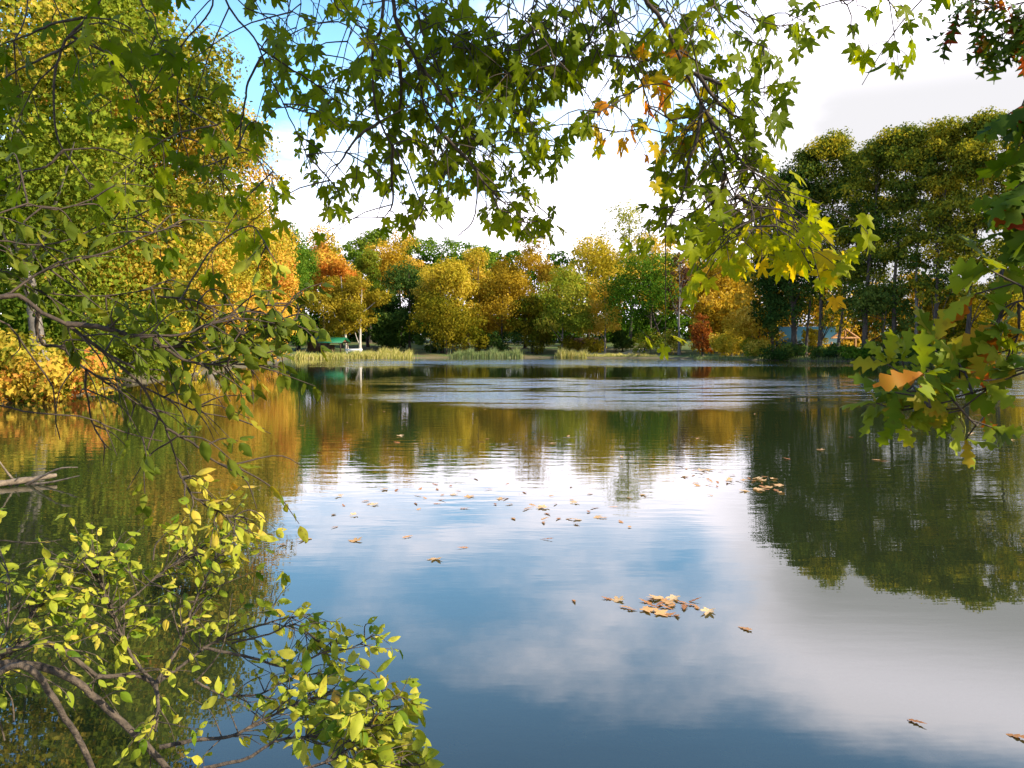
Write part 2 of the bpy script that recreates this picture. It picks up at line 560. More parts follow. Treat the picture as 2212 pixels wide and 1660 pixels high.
fr = t.n("ShaderNodeFresnel", {"IOR": 2.1, "Normal": b1}).outputs[0]
t.n("ShaderNodeOutputMaterial", {0: t.mixs(fr, under, gl)})
M["water"] = wm

# ------------------------------------------------------------------ terrain and lake
SHORE = np.array([(-2.6, 1.9), (-5.5, 4.5), (-10.5, 10), (-16, 20), (-18.6, 29), (-19.4, 36), (-22.6, 50), (-26, 68), (-31, 95), (-40, 140), (-47, 160), (-46, 170), (-37, 174),
                  (-26, 178), (-18, 188), (-5, 191), (10, 190), (22, 185), (31, 180), (39, 170), (43, 150), (51, 137), (60, 123), (72, 111), (86, 97), (95, 70), (85, 40), (60, 12), (30, 2),
                  (12, -.6), (5, .6), (2, 1.3), (0, 1.6)], float)
SHORE = cr(np.vstack([SHORE, SHORE[:1]]), 140)[:-1]
SA, SB = SHORE, np.roll(SHORE, -1, axis=0)


def sdf(x, y):
    """distance to the shoreline, negative in the lake"""
    p = np.stack([np.ravel(x), np.ravel(y)], -1).astype(float)
    best = np.full(len(p), 1e9)
    ins = np.zeros(len(p), bool)
    for a, b in zip(SA, SB):
        e = b - a
        h = np.clip(((p - a) @ e) / (e @ e), 0, 1)
        d = np.linalg.norm(p - a - h[:, None] * e, axis=1)
        best = np.minimum(best, d)
        c = ((a[1] > p[:, 1]) != (b[1] > p[:, 1])) & (p[:, 0] < (b[0] - a[0]) * (p[:, 1] - a[1]) / (b[1] - a[1] + 1e-12) + a[0])
        ins ^= c
    return np.where(ins, -best, best)


def ground_z(x, y):
    d = sdf(x, y)
    x, y = np.ravel(x), np.ravel(y)
    land = 0.38 * (1 - np.exp(-np.maximum(d, 0) / 0.8)) + 0.06 * np.clip(d - 1, 0, 24) + 0.05 * np.clip(d - 25, 0, 140)
    land = land + 0.12 * np.sin(x * .31 + y * .17) * np.clip(d / 8, 0, 1)
    bed = -0.22 * np.clip(-d, 0, 3) - 0.04 * np.clip(-d - 3, 0, 30)
    return np.where(d > 0, land, bed)


gx_ = np.unique(np.concatenate([np.linspace(-900, -120, 14), np.linspace(-120, -24, 65), np.linspace(-24, 24, 100), np.linspace(24, 120, 65), np.linspace(120, 900, 14)]))
gy_ = np.unique(np.concatenate([np.linspace(-500, -12, 14), np.linspace(-12, 14, 70), np.linspace(14, 240, 180), np.linspace(240, 1200, 16)]))
GX, GY = np.meshgrid(gx_, gy_)
GZ = ground_z(GX, GY)
nx, ny = len(gx_), len(gy_)
ii = (np.arange(ny - 1)[:, None] * nx + np.arange(nx - 1)[None]).ravel()
g = mesh_obj("ground", [(np.column_stack([GX.ravel(), GY.ravel(), GZ]), np.stack([ii, ii + 1, ii + nx + 1, ii + nx], -1), None)], M["ground"], smooth=True)
tag(g, kind="structure")
wv = np.array([(-70, -3), (110, -3), (110, 200), (-70, 200)], float)
wt = mesh_obj("lake_water", [(np.column_stack([wv, np.zeros(4)]), np.array([[0, 1, 2, 3]]), None)], M["water"])
tag(wt, kind="structure")


# ------------------------------------------------------------------ trees
def crown_points(c, rx, rz, shape, n_lobe, spread=1.0, seed=0):
    """lobe centres and radii in a crown of half width rx and half height rz round c"""
    r = np.random.default_rng(seed)
    out = []
    k = 0
    while len(out) < n_lobe and k < 4000:
        k += 1
        d = r.normal(size=3)
        d /= np.linalg.norm(d)
        q = r.uniform(0.25, 1.0) ** 0.5 * 0.80
        p = d * q
        zr = p[2]
        if shape == "oval":
            wsc = 1.0 - 0.25 * max(0, zr) - 0.1 * max(0, -zr)
        elif shape == "round":
            wsc = 1.0
        elif shape == "cone":
            wsc = 0.75 - 0.55 * zr
        elif shape == "column":
            wsc = 0.85
        elif shape == "vase":
            wsc = 0.85 + 0.35 * zr
        elif shape == "tall":
            p = np.array([d[0] * r.uniform(.1, .9), d[1] * r.uniform(.1, .9), .88 - 1.88 * r.random() ** 1.45])
            zr = p[2]
            wsc = (0.45 + 0.5 * math.sqrt(max(0, (zr + 1) / 2))) * (1 if zr < .45 else 1 - (zr - .45) * 1.2)
        else:
            wsc = 1.0
        pos = c + np.array([p[0] * rx * wsc, p[1] * rx * wsc, p[2] * rz])
        rad = rx * r.uniform(.30, .46) * (0.85 if shape in ("tall",) else 1.0)
        out.append((pos, rad))
    return out


def build_crown(lobes, leaf, n_leaf, flat=0.75, tone0=0.5, lobe_var=.13, clump_var=.10, leaf_var=.08, grad=0.0, protos=None, zc=0, zh=1, fill=0.9):
    pos_all, nor_all, ton_all = [], [], []
    area = np.array([l[1] ** 2 for l in lobes])
    per = np.maximum((n_leaf * area / area.sum()).astype(int), 20)
    for (c, r), m in zip(lobes, per):
        lt = tone0 + rng.normal() * lobe_var
        ncl = max(5, int(m / 15))
        d = rnd_unit(ncl)
        cc = d * r * (rng.uniform(.35, 1.0, ncl) ** .5)[:, None] * np.array([1, 1, flat])
        ct = lt + rng.normal(size=ncl) * clump_var
        ci = rng.integers(0, ncl, m)
        d2 = rnd_unit(m)
        q = cc[ci] + d2 * (r * .36 * rng.uniform(.35, 1.0, m) ** .5)[:, None] * np.array([1, 1, .8])
        nn = unit(unit(q + 1e-6) * 0.6 + d2 * 0.7 + rng.normal(size=(m, 3)) * 0.55 + np.array([0, 0, .2]))
        pos_all.append(c + q)
        nor_all.append(nn)
        ton_all.append(ct[ci] + rng.normal(size=m) * leaf_var + grad * (c[2] + q[:, 2] - zc) / zh)  # tone rises with height: sunlight on the crown top put into leaf colour
    pos = np.concatenate(pos_all)
    nor = np.concatenate(nor_all)
    ton = np.concatenate(ton_all)
    T = unit(np.cross(nor, rnd_unit(len(pos))) + np.array([0, 0, -.25]))
    return place_many(protos or [DIAMOND], pos, T, nor, leaf * rng.uniform(.65, 1.3, len(pos)), np.clip(ton, 0, 1))


def make_tree(name, label, cat, u, D, vtop, vbot, wpx, shape="oval", pal="green", n=7000, leaf=0.42, lobes=16, bark="bark", trunk=0.012, ub=None, grad=0.0,
              tone=.5, lobe_var=.13, group=None, protos=None, flat=.75, limbs=9, lean=0.0, part="trunk", side=None):
    """u, vtop, vbot, wpx measured on the photograph at distance D; converted to real metres there"""
    seed = int(rng.integers(1 << 30))
    if 180 < D and cat == "tree":
        vtop -= 24
        wpx *= 1.14
        n = int(n * 1.15)
    for _ in range(40):                       # stand it on dry land
        q = P(ub if ub is not None else u, 760, D)
        if sdf(q[0], q[1])[0] > (2.0 if cat == "tree" else 0.8) or D < 58:
            break
        D *= 1.012
    top, bot = P(u, vtop, D), P(u, vbot, D)
    bx = P(ub if ub is not None else u, 760, D)
    base = np.array([bx[0], bx[1], 0.0])
    base[2] = float(ground_z(base[0], base[1])[0]) - 0.05
    c = np.array([top[0], base[1], (top[2] + bot[2]) / 2])
    rx = wpx / F * D / 2 * 1.12
    rz = max((top[2] - max(bot[2], base[2] + 0.1)) / 2, 0.4) * 1.06
    c[2] = top[2] - rz * .96
    root = thing(name, label, cat, base, group)
    if shape == "tall":
        rx, n, lobes = rx * 1.15, int(n * 1.75), int(lobes * 1.3)
    L = crown_points(c, rx, rz, shape, lobes, seed=seed)
    cm = build_crown(L, leaf, n, flat=flat, tone0=tone, lobe_var=lobe_var, grad=grad, zc=c[2], zh=rz, protos=protos)
    r = np.random.default_rng(seed + 1)
    Ht = top[2] - base[2]
    r0 = max(trunk * Ht, 0.05)
    tp = np.array([c[0], c[1], top[2] - 0.12 * Ht])
    k = np.linspace(0, 1, 6)[:, None]
    path = base * (1 - k) + tp * k
    path[1:-1, :2] += r.normal(size=(4, 2)) * 0.008 * Ht
    path = cr(path, 14)
    kk = np.linspace(0, 1, 14)
    rad = r0 * (1 - 0.88 * kk) * (1 + 0.6 * np.exp(-kk * 22))
    wood = [tube(path, rad, 8)]
    order = sorted(range(len(L)), key=lambda i: r.random())[:limbs]
    for i in order:
        e, er = L[i]
        hz = np.clip((e[2] - base[2]) / Ht - r.uniform(.10, .22), 0.08, .92)
        j = int(hz / .88 * 13)
        j = min(max(j, 1), 12)
        s = path[j]
        mid = (s + e) / 2 + np.array([0, 0, -0.06 * np.linalg.norm(e - s)]) + r.normal(size=3) * .04 * np.linalg.norm(e - s)
        lp = cr([s, mid, e], 7)
        wood.append(tube(lp, np.linspace(rad[j] * (.28 if shape == "tall" else .5), rad[j] * .08 + .006, 7), 5))
    mesh_obj(part, wood, M[bark], root, base, smooth=True)
    if n:
        mesh_obj("crown", cm, M[pal], root, base)
    return root


def T(label, u, D, vtop, vbot, w, shape="oval", pal="green", name="tree", cat="tree", **k):
    return make_tree(name, label, cat, u, D, vtop, vbot, w, shape, pal, **k)


# --- left bank, near to far
NEARP = [LOBED, DIAMOND]
T("tall yellow green oak with grey trunk on the left bank, nearest big tree", 20, 36, -420, 760, 620, "oval", "ygreen", "oak_tree", n=56000, leaf=.21, lobes=46, ub=92, bark="greybark", tone=.30, lobe_var=.24, protos=[LOBED], limbs=16, trunk=.012)
T("tall green oak with orange sprays on the left bank, second from the left edge", 285, 50, -160, 790, 430, "oval", "turning", "oak_tree", n=56000, leaf=.25, lobes=44, ub=185, bark="greybark", tone=.33, lobe_var=.26, protos=NEARP, limbs=16)
T("tall amber tinted maple on the left bank whose crown edge meets the blue sky", 455, 70, 130, 790, 330, "oval", "autumn", "maple_tree", n=46000, leaf=.27, lobes=40, bark="greybark", tone=.46, lobe_var=.22, limbs=14)
T("orange and yellow maple on the left bank beside the dark green tree", 540, 96, 400, 770, 190, "oval", "autumn", "maple_tree", n=22000, leaf=.32, lobes=26, tone=.60)
T("bright yellow low tree leaning out from the left bank", 420, 62, 520, 806, 250, "round", "autumn", "maple_tree", n=22000, leaf=.24, lobes=24, tone=.50)
T("low orange tinted shrub at the foot of the left bank trees", 545, 88, 630, 790, 150, "round", "autumn", "shrub", "shrub", n=9000, leaf=.26, lobes=14, tone=.62, part="stem", trunk=.02)
T("green and red leaved oak sapling leaning over the water at the left edge", 60, 31, 735, 880, 330, "round", "turning", "oak_sapling", "sapling", n=7000, leaf=.2, lobes=22, tone=.48, lobe_var=.28, protos=[LOBED], part="stem", trunk=.02, flat=.5)
T("green shrub on the left bank between the two big oak trunks", 240, 42, 660, 850, 280, "round", "ygreen", "shrub", "shrub", n=9000, leaf=.17, lobes=20, tone=.40, part="stem", trunk=.02)
T("yellow shrub overhanging the waterline below the amber maple", 380, 56, 700, 822, 200, "round", "gold", "shrub", "shrub", n=7000, leaf=.19, lobes=16, tone=.5, part="stem", trunk=.02)
T("tall dark oak standing back behind the left bank oaks", 170, 66, -40, 780, 420, "oval", "green", "oak_tree", n=16000, leaf=.36, lobes=26, tone=.5)
T("green tree behind the amber maple, rounded top against the white cloud", 595, 140, 405, 765, 150, "oval", "green", "tree", n=13000, leaf=.38, lobes=20, tone=.55)

# --- far shore, left part
T("deep green broad tree behind the pavilion on the far shore", 645, 196, 545, 752, 135, "oval", "green", n=12000, leaf=.45, lobes=20, tone=.42)
T("light green tree top rising behind the pavilion trees", 640, 226, 478, 700, 120, "round", "ygreen", n=9000, leaf=.5, lobes=16, tone=.35)
T("pale orange crowned maple above the pavilion", 703, 214, 508, 700, 110, "oval", "autumn", "maple_tree", n=9000, leaf=.48, lobes=16, tone=.62)
T("rusty orange maple crown right of the pale orange one", 738, 208, 562, 700, 80, "round", "orange", "maple_tree", n=6000, leaf=.45, lobes=12, tone=.55)
T("yellow green maple with pale trunk right beside the pavilion", 738, 191, 600, 730, 105, "oval", "olive", "maple_tree", n=8500, leaf=.42, lobes=15, tone=.72, ub=750, bark="palebark", trunk=.018)
T("yellow tree with short pale trunk right of the pavilion maple", 782, 192, 612, 722, 95, "oval", "olive", "maple_tree", n=7500, leaf=.42, lobes=15, tone=.68, ub=778, bark="palebark", trunk=.018)
T("slim light green tree between the orange maple and the amber round crown", 795, 222, 540, 700, 80, "column", "ygreen", n=8000, leaf=.46, lobes=14, tone=.38)
T("green tree on the skyline left of the amber round crown", 800, 250, 507, 660, 90, "round", "green", n=7500, leaf=.55, lobes=13, tone=.75)
T("amber tree with a perfectly round crown on the skyline", 865, 232, 514, 660, 110, "round", "amber", "maple_tree", n=9000, leaf=.48, lobes=16, tone=.62)
T("green skyline tree right behind the amber round crown", 905, 256, 506, 660, 100, "round", "green", n=7500, leaf=.55, lobes=13, tone=.75)
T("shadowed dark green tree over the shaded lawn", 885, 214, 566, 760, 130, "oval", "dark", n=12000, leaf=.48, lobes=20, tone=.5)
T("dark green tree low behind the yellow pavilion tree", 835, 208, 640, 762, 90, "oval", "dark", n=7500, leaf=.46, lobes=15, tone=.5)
T("tall gold maple reaching from the water's edge to the skyline", 955, 202, 536, 752, 125, "oval", "gold", "maple_tree", n=13000, leaf=.44, lobes=22, tone=.42)
T("olive gold maple low at the water right under the tall gold one", 965, 196, 645, 762, 130, "round", "olive", "maple_tree", n=9000, leaf=.42, lobes=18, tone=.45)
T("orange gold maple right of the tall gold maple", 1035, 210, 550, 740, 105, "oval", "gold", "maple_tree", n=11000, leaf=.45, lobes=18, tone=.6)
T("green tree on the skyline behind the hanging maple leaves", 1010, 246, 512, 660, 100, "round", "green", n=7500, leaf=.55, lobes=13, tone=.62)
T("amber maple on the skyline below the lit hanging leaves", 1135, 222, 512, 720, 125, "oval", "amber", "maple_tree", n=11000, leaf=.46, lobes=18, tone=.5)
T("brownish gold tree standing mid shore over the grey green reeds", 1085, 206, 590, 752, 120, "oval", "amber", "maple_tree", n=10000, leaf=.46, lobes=18, tone=.30)
T("dusky olive tree in shade right of the grey green reeds", 1150, 204, 630, 757, 100, "oval", "olive", n=8000, leaf=.45, lobes=16, tone=.30)
T("tall wide gold maple at the centre right of the far shore", 1268, 212, 500, 730, 150, "oval", "gold", "maple_tree", n=14000, leaf=.45, lobes=24, tone=.45, lobe_var=.16)
T("yellow green maple in front of the small brown shed", 1215, 198, 600, 742, 130, "oval", "ygreen", "maple_tree", n=10500, leaf=.42, lobes=18, tone=.45, bark="greybark")
T("small glowing gold maple right of the brown shed", 1307, 197, 618, 738, 85, "oval", "gold", "maple_tree", n=7500, leaf=.40, lobes=15, tone=.72, bark="greybark")
T("tall airy pale green tree rising above the far skyline", 1360, 250, 448, 640, 110, "round", "sparse", n=4200, leaf=.5, lobes=22, tone=.62, limbs=18)
T("bright yellow tree on the skyline below the tall airy tree", 1405, 226, 520, 700, 120, "round", "gold", "maple_tree", n=9000, leaf=.46, lobes=16, tone=.6)
T("broad green tree with leaning dark trunk by the far water's edge", 1390, 190, 575, 725, 150, "round", "green", n=10500, leaf=.42, lobes=20, tone=.40, ub=1428, trunk=.014)
T("brown nearly leafless tree with tall bare trunk on the far shore", 1467, 184, 545, 690, 60, "oval", "bare", "tree", n=1500, leaf=.4, lobes=18, tone=.4, bark="greybark", limbs=18, trunk=.012)
T("amber gold maple behind the nearly leafless tree", 1500, 208, 540, 740, 130, "oval", "amber", "maple_tree", n=10500, leaf=.46, lobes=18, tone=.5)
T("deep orange maple between the leafless tree and the pines", 1560, 196, 560, 745, 130, "oval", "amber", "maple_tree", n=10000, leaf=.45, lobes=18, tone=.40)
T("red leaved shrub on the far shore below the orange maple", 1518, 168, 668, 764, 70, "round", "red", "shrub", "shrub", n=3600, leaf=.36, lobes=12, tone=.3, part="stem", trunk=.02)
T("green leafy shrub right of the sandy patch", 1392, 192, 712, 758, 70, "round", "ygreen", "shrub", "shrub", n=2800, leaf=.36, lobes=10, tone=.42, part="stem", trunk=.03)
T("yellow shrub under the nearly leafless tree", 1440, 186, 715, 762, 70, "round", "ygreen", "shrub", "shrub", n=2800, leaf=.36, lobes=10, tone=.65, part="stem", trunk=.03)
T("golden shrub at the water right of the red shrub", 1580, 160, 705, 768, 100, "round", "gold", "shrub", "shrub", n=4200, leaf=.34, lobes=12, tone=.55, part="stem", trunk=.03)
T("yellow green shrub at the water in front of the teal roof", 1640, 150, 715, 772, 90, "round", "ygreen", "shrub", "shrub", n=3800, leaf=.33, lobes=12, tone=.62, part="stem", trunk=.03)
T("small sunlit shrub at the foot of the thick dark trunk", 1755, 146, 715, 762, 60, "round", "gold", "shrub", "shrub", n=2200, leaf=.32, lobes=10, tone=.5, part="stem", trunk=.03)

T("added dark shrub at the edge of the shaded lawn under the olive gold maple", 930, 200, 712, 760, 70, "round", "dark", "shrub", "shrub", n=2800, leaf=.38, lobes=10, tone=.5, part="stem", trunk=.03)  # dusky shrubs of this group added as deep shade under the centre trees
T("added dusky shrub behind the left end of the grey green reeds", 1010, 200, 705, 760, 80, "round", "olive", "shrub", "shrub", n=3000, leaf=.38, lobes=10, tone=.25, part="stem", trunk=.03)
T("added dark shrub behind the middle of the grey green reeds", 1085, 202, 705, 760, 80, "round", "dark", "shrub", "shrub", n=3000, leaf=.38, lobes=10, tone=.4, part="stem", trunk=.03)
T("added dusky brown shrub between the grey green reeds and the brown shed", 1160, 201, 705, 760, 80, "round", "olive", "shrub", "shrub", n=3000, leaf=.38, lobes=10, tone=.3, part="stem", trunk=.03)
T("added dark shrub at the back of the shaded lawn", 850, 216, 700, 752, 90, "round", "dark", "shrub", "shrub", n=3000, leaf=.4, lobes=10, tone=.4, part="stem", trunk=.03)
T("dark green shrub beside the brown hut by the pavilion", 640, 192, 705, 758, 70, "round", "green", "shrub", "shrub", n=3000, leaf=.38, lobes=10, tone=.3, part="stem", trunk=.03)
T("added shaded shrub between the sandy patch and the small glowing maple", 1345, 204, 705, 758, 60, "round", "dark", "shrub", "shrub", n=2600, leaf=.38, lobes=10, tone=.4, part="stem", trunk=.03)

T("low olive shrub hiding the left half of the brown shed", 1236, 199, 722, 760, 56, "round", "olive", "shrub", "shrub", n=2600, leaf=.36, lobes=10, tone=.4, part="stem", trunk=.03)
T("low gold shrub in front of the right half of the brown shed", 1283, 199, 728, 760, 48, "round", "gold", "shrub", "shrub", n=2200, leaf=.36, lobes=10, tone=.3, part="stem", trunk=.03)

# --- right bank: tall trunks with open crowns, sunlit tops put into leaf tone
RT = dict(shape="tall", name="oak_tree", bark="bark", limbs=24, flat=.55)
T("tall dark pine with thick forked trunk left of the teal roofed cabin", 1700, 128, 366, 690, 185, pal="dark", n=15000, leaf=.36, lobes=44, ub=1716, tone=.45, **{**RT, "name": "pine_tree", "trunk": .016})
T("dark slender pine at the left end of the tall right bank trees", 1655, 140, 470, 720, 110, pal="dark", n=7500, leaf=.36, lobes=30, ub=1668, tone=.45, **{**RT, "name": "pine_tree", "trunk": .009})
T("tall oak with round sunlit yellow top above the dark pine", 1795, 124, 296, 680, 165, pal="tall", n=13000, leaf=.36, lobes=40, ub=1770, tone=.36, grad=.10, **{**RT, "trunk": .010})
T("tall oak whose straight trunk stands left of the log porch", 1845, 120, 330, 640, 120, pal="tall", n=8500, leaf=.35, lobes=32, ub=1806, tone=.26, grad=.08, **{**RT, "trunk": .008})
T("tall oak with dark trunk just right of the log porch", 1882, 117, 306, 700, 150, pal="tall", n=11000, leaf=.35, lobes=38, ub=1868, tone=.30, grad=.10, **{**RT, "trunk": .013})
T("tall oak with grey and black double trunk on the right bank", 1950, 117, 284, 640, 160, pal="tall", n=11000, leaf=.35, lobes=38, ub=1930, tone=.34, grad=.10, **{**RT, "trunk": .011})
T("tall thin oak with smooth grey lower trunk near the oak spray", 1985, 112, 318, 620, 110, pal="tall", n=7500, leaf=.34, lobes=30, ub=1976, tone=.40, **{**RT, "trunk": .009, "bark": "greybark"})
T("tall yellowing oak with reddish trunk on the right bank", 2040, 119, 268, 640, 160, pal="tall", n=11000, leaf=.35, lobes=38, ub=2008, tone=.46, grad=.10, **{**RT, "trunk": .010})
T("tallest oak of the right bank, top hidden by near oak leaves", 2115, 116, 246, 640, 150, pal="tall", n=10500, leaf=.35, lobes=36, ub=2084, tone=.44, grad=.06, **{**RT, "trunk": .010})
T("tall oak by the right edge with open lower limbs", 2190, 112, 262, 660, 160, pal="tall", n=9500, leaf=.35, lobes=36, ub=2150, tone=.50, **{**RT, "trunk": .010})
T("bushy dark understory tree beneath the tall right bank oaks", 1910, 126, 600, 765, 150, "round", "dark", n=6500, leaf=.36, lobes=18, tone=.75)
T("olive understory tree under the yellowing oak", 2060, 124, 600, 765, 150, "round", "olive", n=6500, leaf=.36, lobes=18, tone=.45)
T("golden understory tree behind the right bank trunks", 2150, 140, 600, 760, 140, "round", "gold", n=6500, leaf=.38, lobes=18, tone=.35)
T("thin straight oak behind, between the dark pine and the log porch", 1740, 138, 330, 560, 110, pal="tall", n=6000, leaf=.36, lobes=26, tone=.30, **{**RT, "trunk": .007})
T("thin straight oak behind the double trunk, half in shade", 1905, 136, 310, 560, 110, pal="tall", n=6000, leaf=.36, lobes=26, tone=.36, ub=1912, **{**RT, "trunk": .007})
T("thin leaning oak deeper in the woods behind the yellowing oak", 2068, 134, 300, 560, 120, pal="tall", n=6000, leaf=.36, lobes=26, tone=.50, ub=2050, **{**RT, "trunk": .007})
T("amber understory maple behind the dark slender pine", 1640, 150, 560, 760, 130, "round", "amber", "maple_tree", n=7000, leaf=.4, lobes=18, tone=.5)
for i, (u, D, vt, wd, pal, lab) in enumerate([
        (1690, 134, 742, 90, "dark", "dark low shrub at the water under the thick pine trunk"),
        (1790, 126, 745, 90, "dark", "dark low shrub at the water below the log porch"),
        (1860, 121, 748, 80, "green", "small green shrub on the bank at the foot of the porch oak"),
        (1930, 117, 745, 100, "dark", "dark shrub at the foot of the double trunk"),
        (2020, 114, 740, 110, "dark", "dark wide shrub on the bank left of the near oak spray"),
        (2120, 110, 735, 120, "olive", "olive shrub on the bank behind the near oak spray")]):
    T(lab, u, D, vt, 778, wd, "round", pal, "shrub", "shrub", n=2600, leaf=.32, lobes=10, tone=.4, part="stem", trunk=.03)

# --- the woods behind, which read as one mass
WL = []
for u in np.arange(540, 1600, 34):
    D = rng.uniform(250, 275)
    vt = rng.uniform(515, 548)
    top = P(u, vt, D)
    for _ in range(17):
        WL.append((np.array([top[0] + rng.normal() * 2.5, D + rng.normal() * 3, rng.uniform(6, top[2] - 3) if _ < 12 else rng.uniform(7, 12)]), rng.uniform(3, 4.6)))
for y in np.arange(42, 240, 7):
    for _ in range(13):
        WL.append((np.array([-0.30 * y - rng.uniform(15, 38), y + rng.normal() * 4, rng.uniform(1.0, 15) if _ < 8 else rng.uniform(.8, 4)]), rng.uniform(2.4, 4.0)))
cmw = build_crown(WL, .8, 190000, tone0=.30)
WL = []
for u in np.arange(1560, 2500, 40):
    D = rng.uniform(165, 190)
    top = P(u, rng.uniform(585, 630), D)
    for _ in range(15):
        WL.append((np.array([top[0] + rng.normal() * 2.5, D + rng.normal() * 3, rng.uniform(3.0, max(5, top[2] - 2))]), rng.uniform(2.2, 3.6)))
cmg = build_crown(WL, .6, 80000, tone0=.42, lobe_var=.2)
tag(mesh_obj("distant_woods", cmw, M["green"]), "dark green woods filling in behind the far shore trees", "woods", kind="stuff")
tag(mesh_obj("distant_woods", cmg, M["amber"]), "amber undergrowth glowing behind the tall right bank trunks", "woods", kind="stuff")
WL = []
for i in range(26):  # unseen woods, put here to shade the tall right bank trees
    x = rng.uniform(92, 150)
    y = rng.uniform(70, 120)
    h = rng.uniform(22, 31)
    for _ in range(6):
        WL.append((np.array([x + rng.normal() * 3, y + rng.normal() * 3, rng.uniform(9, h)]), rng.uniform(2.4, 3.8)))
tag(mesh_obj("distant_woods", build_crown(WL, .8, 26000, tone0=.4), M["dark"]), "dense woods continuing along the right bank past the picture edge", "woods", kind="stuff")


# ------------------------------------------------------------------ reeds
def reeds(label, segs, n, hgt, mat):
    parts = []
    pos, top, wd = [], [], []
    for _ in range(n):
        a, b = segs[int(rng.integers(0, len(segs)))]
        k = rng.random()
        x = a[0] * (1 - k) + b[0] * k + rng.normal() * .5
        y = a[1] * (1 - k) + b[1] * k + abs(rng.normal()) * 2.2 - 0.6
        pos.append((x, y))
    pos = np.array(pos)
    z = np.maximum(ground_z(pos[:, 0], pos[:, 1]), -.1)
    h = hgt * rng.uniform(.3, 1.1, n) * (.72 + .28 * np.sin(pos[:, 0] * 1.7) * np.sin(pos[:, 0] * .61 + 1))
    b0 = np.column_stack([pos, z])
    lean = np.column_stack([rng.normal(size=(n, 2)) * .24 * h[:, None] + np.array([.08, 0]) * h[:, None], np.zeros(n)])
    tp = b0 + lean + np.column_stack([np.zeros((n, 2)), h])
    mid = b0 + lean * .35 + np.column_stack([np.zeros((n, 2)), h * .6])
    ang = rng.uniform(0, math.pi, n)
    wv_ = np.column_stack([np.cos(ang), np.sin(ang), np.zeros(n)]) * rng.uniform(.03, .07, n)[:, None]
    V = np.stack([b0 - wv_, b0 + wv_, mid + wv_ * .8, mid - wv_ * .8, tp], 1).reshape(-1, 3)
    o = np.arange(n)[:, None] * 5
    tn = np.repeat(np.clip(rng.normal(.55, .25, n), 0, 1), 5)
    ob = mesh_obj("reeds", [(V, o + np.array([[0, 1, 2]]), tn), (V, o + np.array([[0, 2, 3]]), tn), (V, o + np.array([[3, 2, 4]]), tn)], mat)
    return tag(ob, label, "reeds", kind="stuff")


def wl(u, D):
    return P(u, 770, D)[:2]


reeds("sunlit straw coloured reeds in front of the pavilion", [((-46, 168.5), (-37, 172.5)), ((-37, 172.5), (-31, 175)), ((-33, 174), (-24, 178))], 5200, 1.9, M["reed"])
reeds("tall straw reeds at the right tip of the pavilion reed bed", [((-31, 176), (-23, 180))], 1300, 2.6, M["reed"])
reeds("grey green reeds at the middle of the far shore", [((-14, 188.5), (2, 190.5))], 3600, 2.5, M["reedgrey"])
reeds("clump of tan reeds left of the sandy patch", [((11, 189.5), (17, 187.5))], 1300, 2.6, M["reed"])
reeds("low dry grass along the sandy far shore", [((16, 189.5), (33, 182))], 1500, .8, M["reed"])
reeds("low green sedge along the right bank waterline", [((39, 171), (43, 151)), ((43, 151), (51, 138)), ((51, 138), (60, 124)), ((60, 124), (72, 112))], 3600, .7, M["reedgrey"])

# sand and path on the far shore, sheets laid on the ground
def patch(name, pts, mat, lift):
    p = cr(np.vstack([pts, pts[:1]]), 40)[:-1]
    c = p.mean(0)
    rings = [c + (p - c) * k for k in (0.02, .35, .7, 1.0)]
    A = np.vstack(rings)
    A = np.column_stack([A, ground_z(A[:, 0], A[:, 1]) + lift])
    n = len(p)
    Q = []
    for r_ in range(3):
        for j in range(n):
            a, b = r_ * n + j, r_ * n + (j + 1) % n
            Q.append((a, a + n, b + n, b))
    return tag(mesh_obj(name, [(A, np.array(Q), None)], mat, smooth=True), kind="structure")


sm, t = new_mat("sand")
geo = t.n("ShaderNodeNewGeometry").outputs["Position"]
nb = t.n("ShaderNodeTexNoise", {"Vector": geo, "Scale": 1.5, "Detail": 6.0}).outputs[0]
t.n("ShaderNodeOutputMaterial", {0: t.n("ShaderNodeBsdfPrincipled", {"Base Color": t.ramp(nb, [(.3, (.30, .26, .12)), (.7, (.62, .53, .34))]), "Roughness": .9}).outputs[0]})
patch("beach", np.array([(13, 191.6), (22, 188.4), (33, 182.4), (35, 186), (27, 193), (16, 195)], float), sm, .06)
patch("path", np.array([(25, 193.5), (29, 191.5), (33, 199), (36, 212), (33, 213), (29, 202)], float), sm, .10)


# ------------------------------------------------------------------ buildings
def gable(cx, cy, z, lx, ly, rise, over, th, rz, along="x"):
    """two roof slabs; ridge along local x"""
    out = []
    hx, hy = lx / 2 + over, ly / 2 + over
    ca, sa = math.cos(rz), math.sin(rz)
    for s in (-1, 1):
        V = np.array([[-hx, 0, rise], [hx, 0, rise], [hx, s * hy, -over * rise / (ly / 2)], [-hx, s * hy, -over * rise / (ly / 2)]], float)
        V = np.vstack([V, V + np.array([0, 0, th])])
        V = np.stack([V[:, 0] * ca - V[:, 1] * sa + cx, V[:, 0] * sa + V[:, 1] * ca + cy, V[:, 2] + z], -1)
        out.append((V, np.array([[0, 1, 2, 3], [4, 7, 6, 5], [0, 4, 5, 1], [1, 5, 6, 2], [2, 6, 7, 3], [3, 7, 4, 0]]), None))
    return out


def rot(cx, cy, rz, x, y):
    return cx + x * math.cos(rz) - y * math.sin(rz), cy + x * math.sin(rz) + y * math.cos(rz)


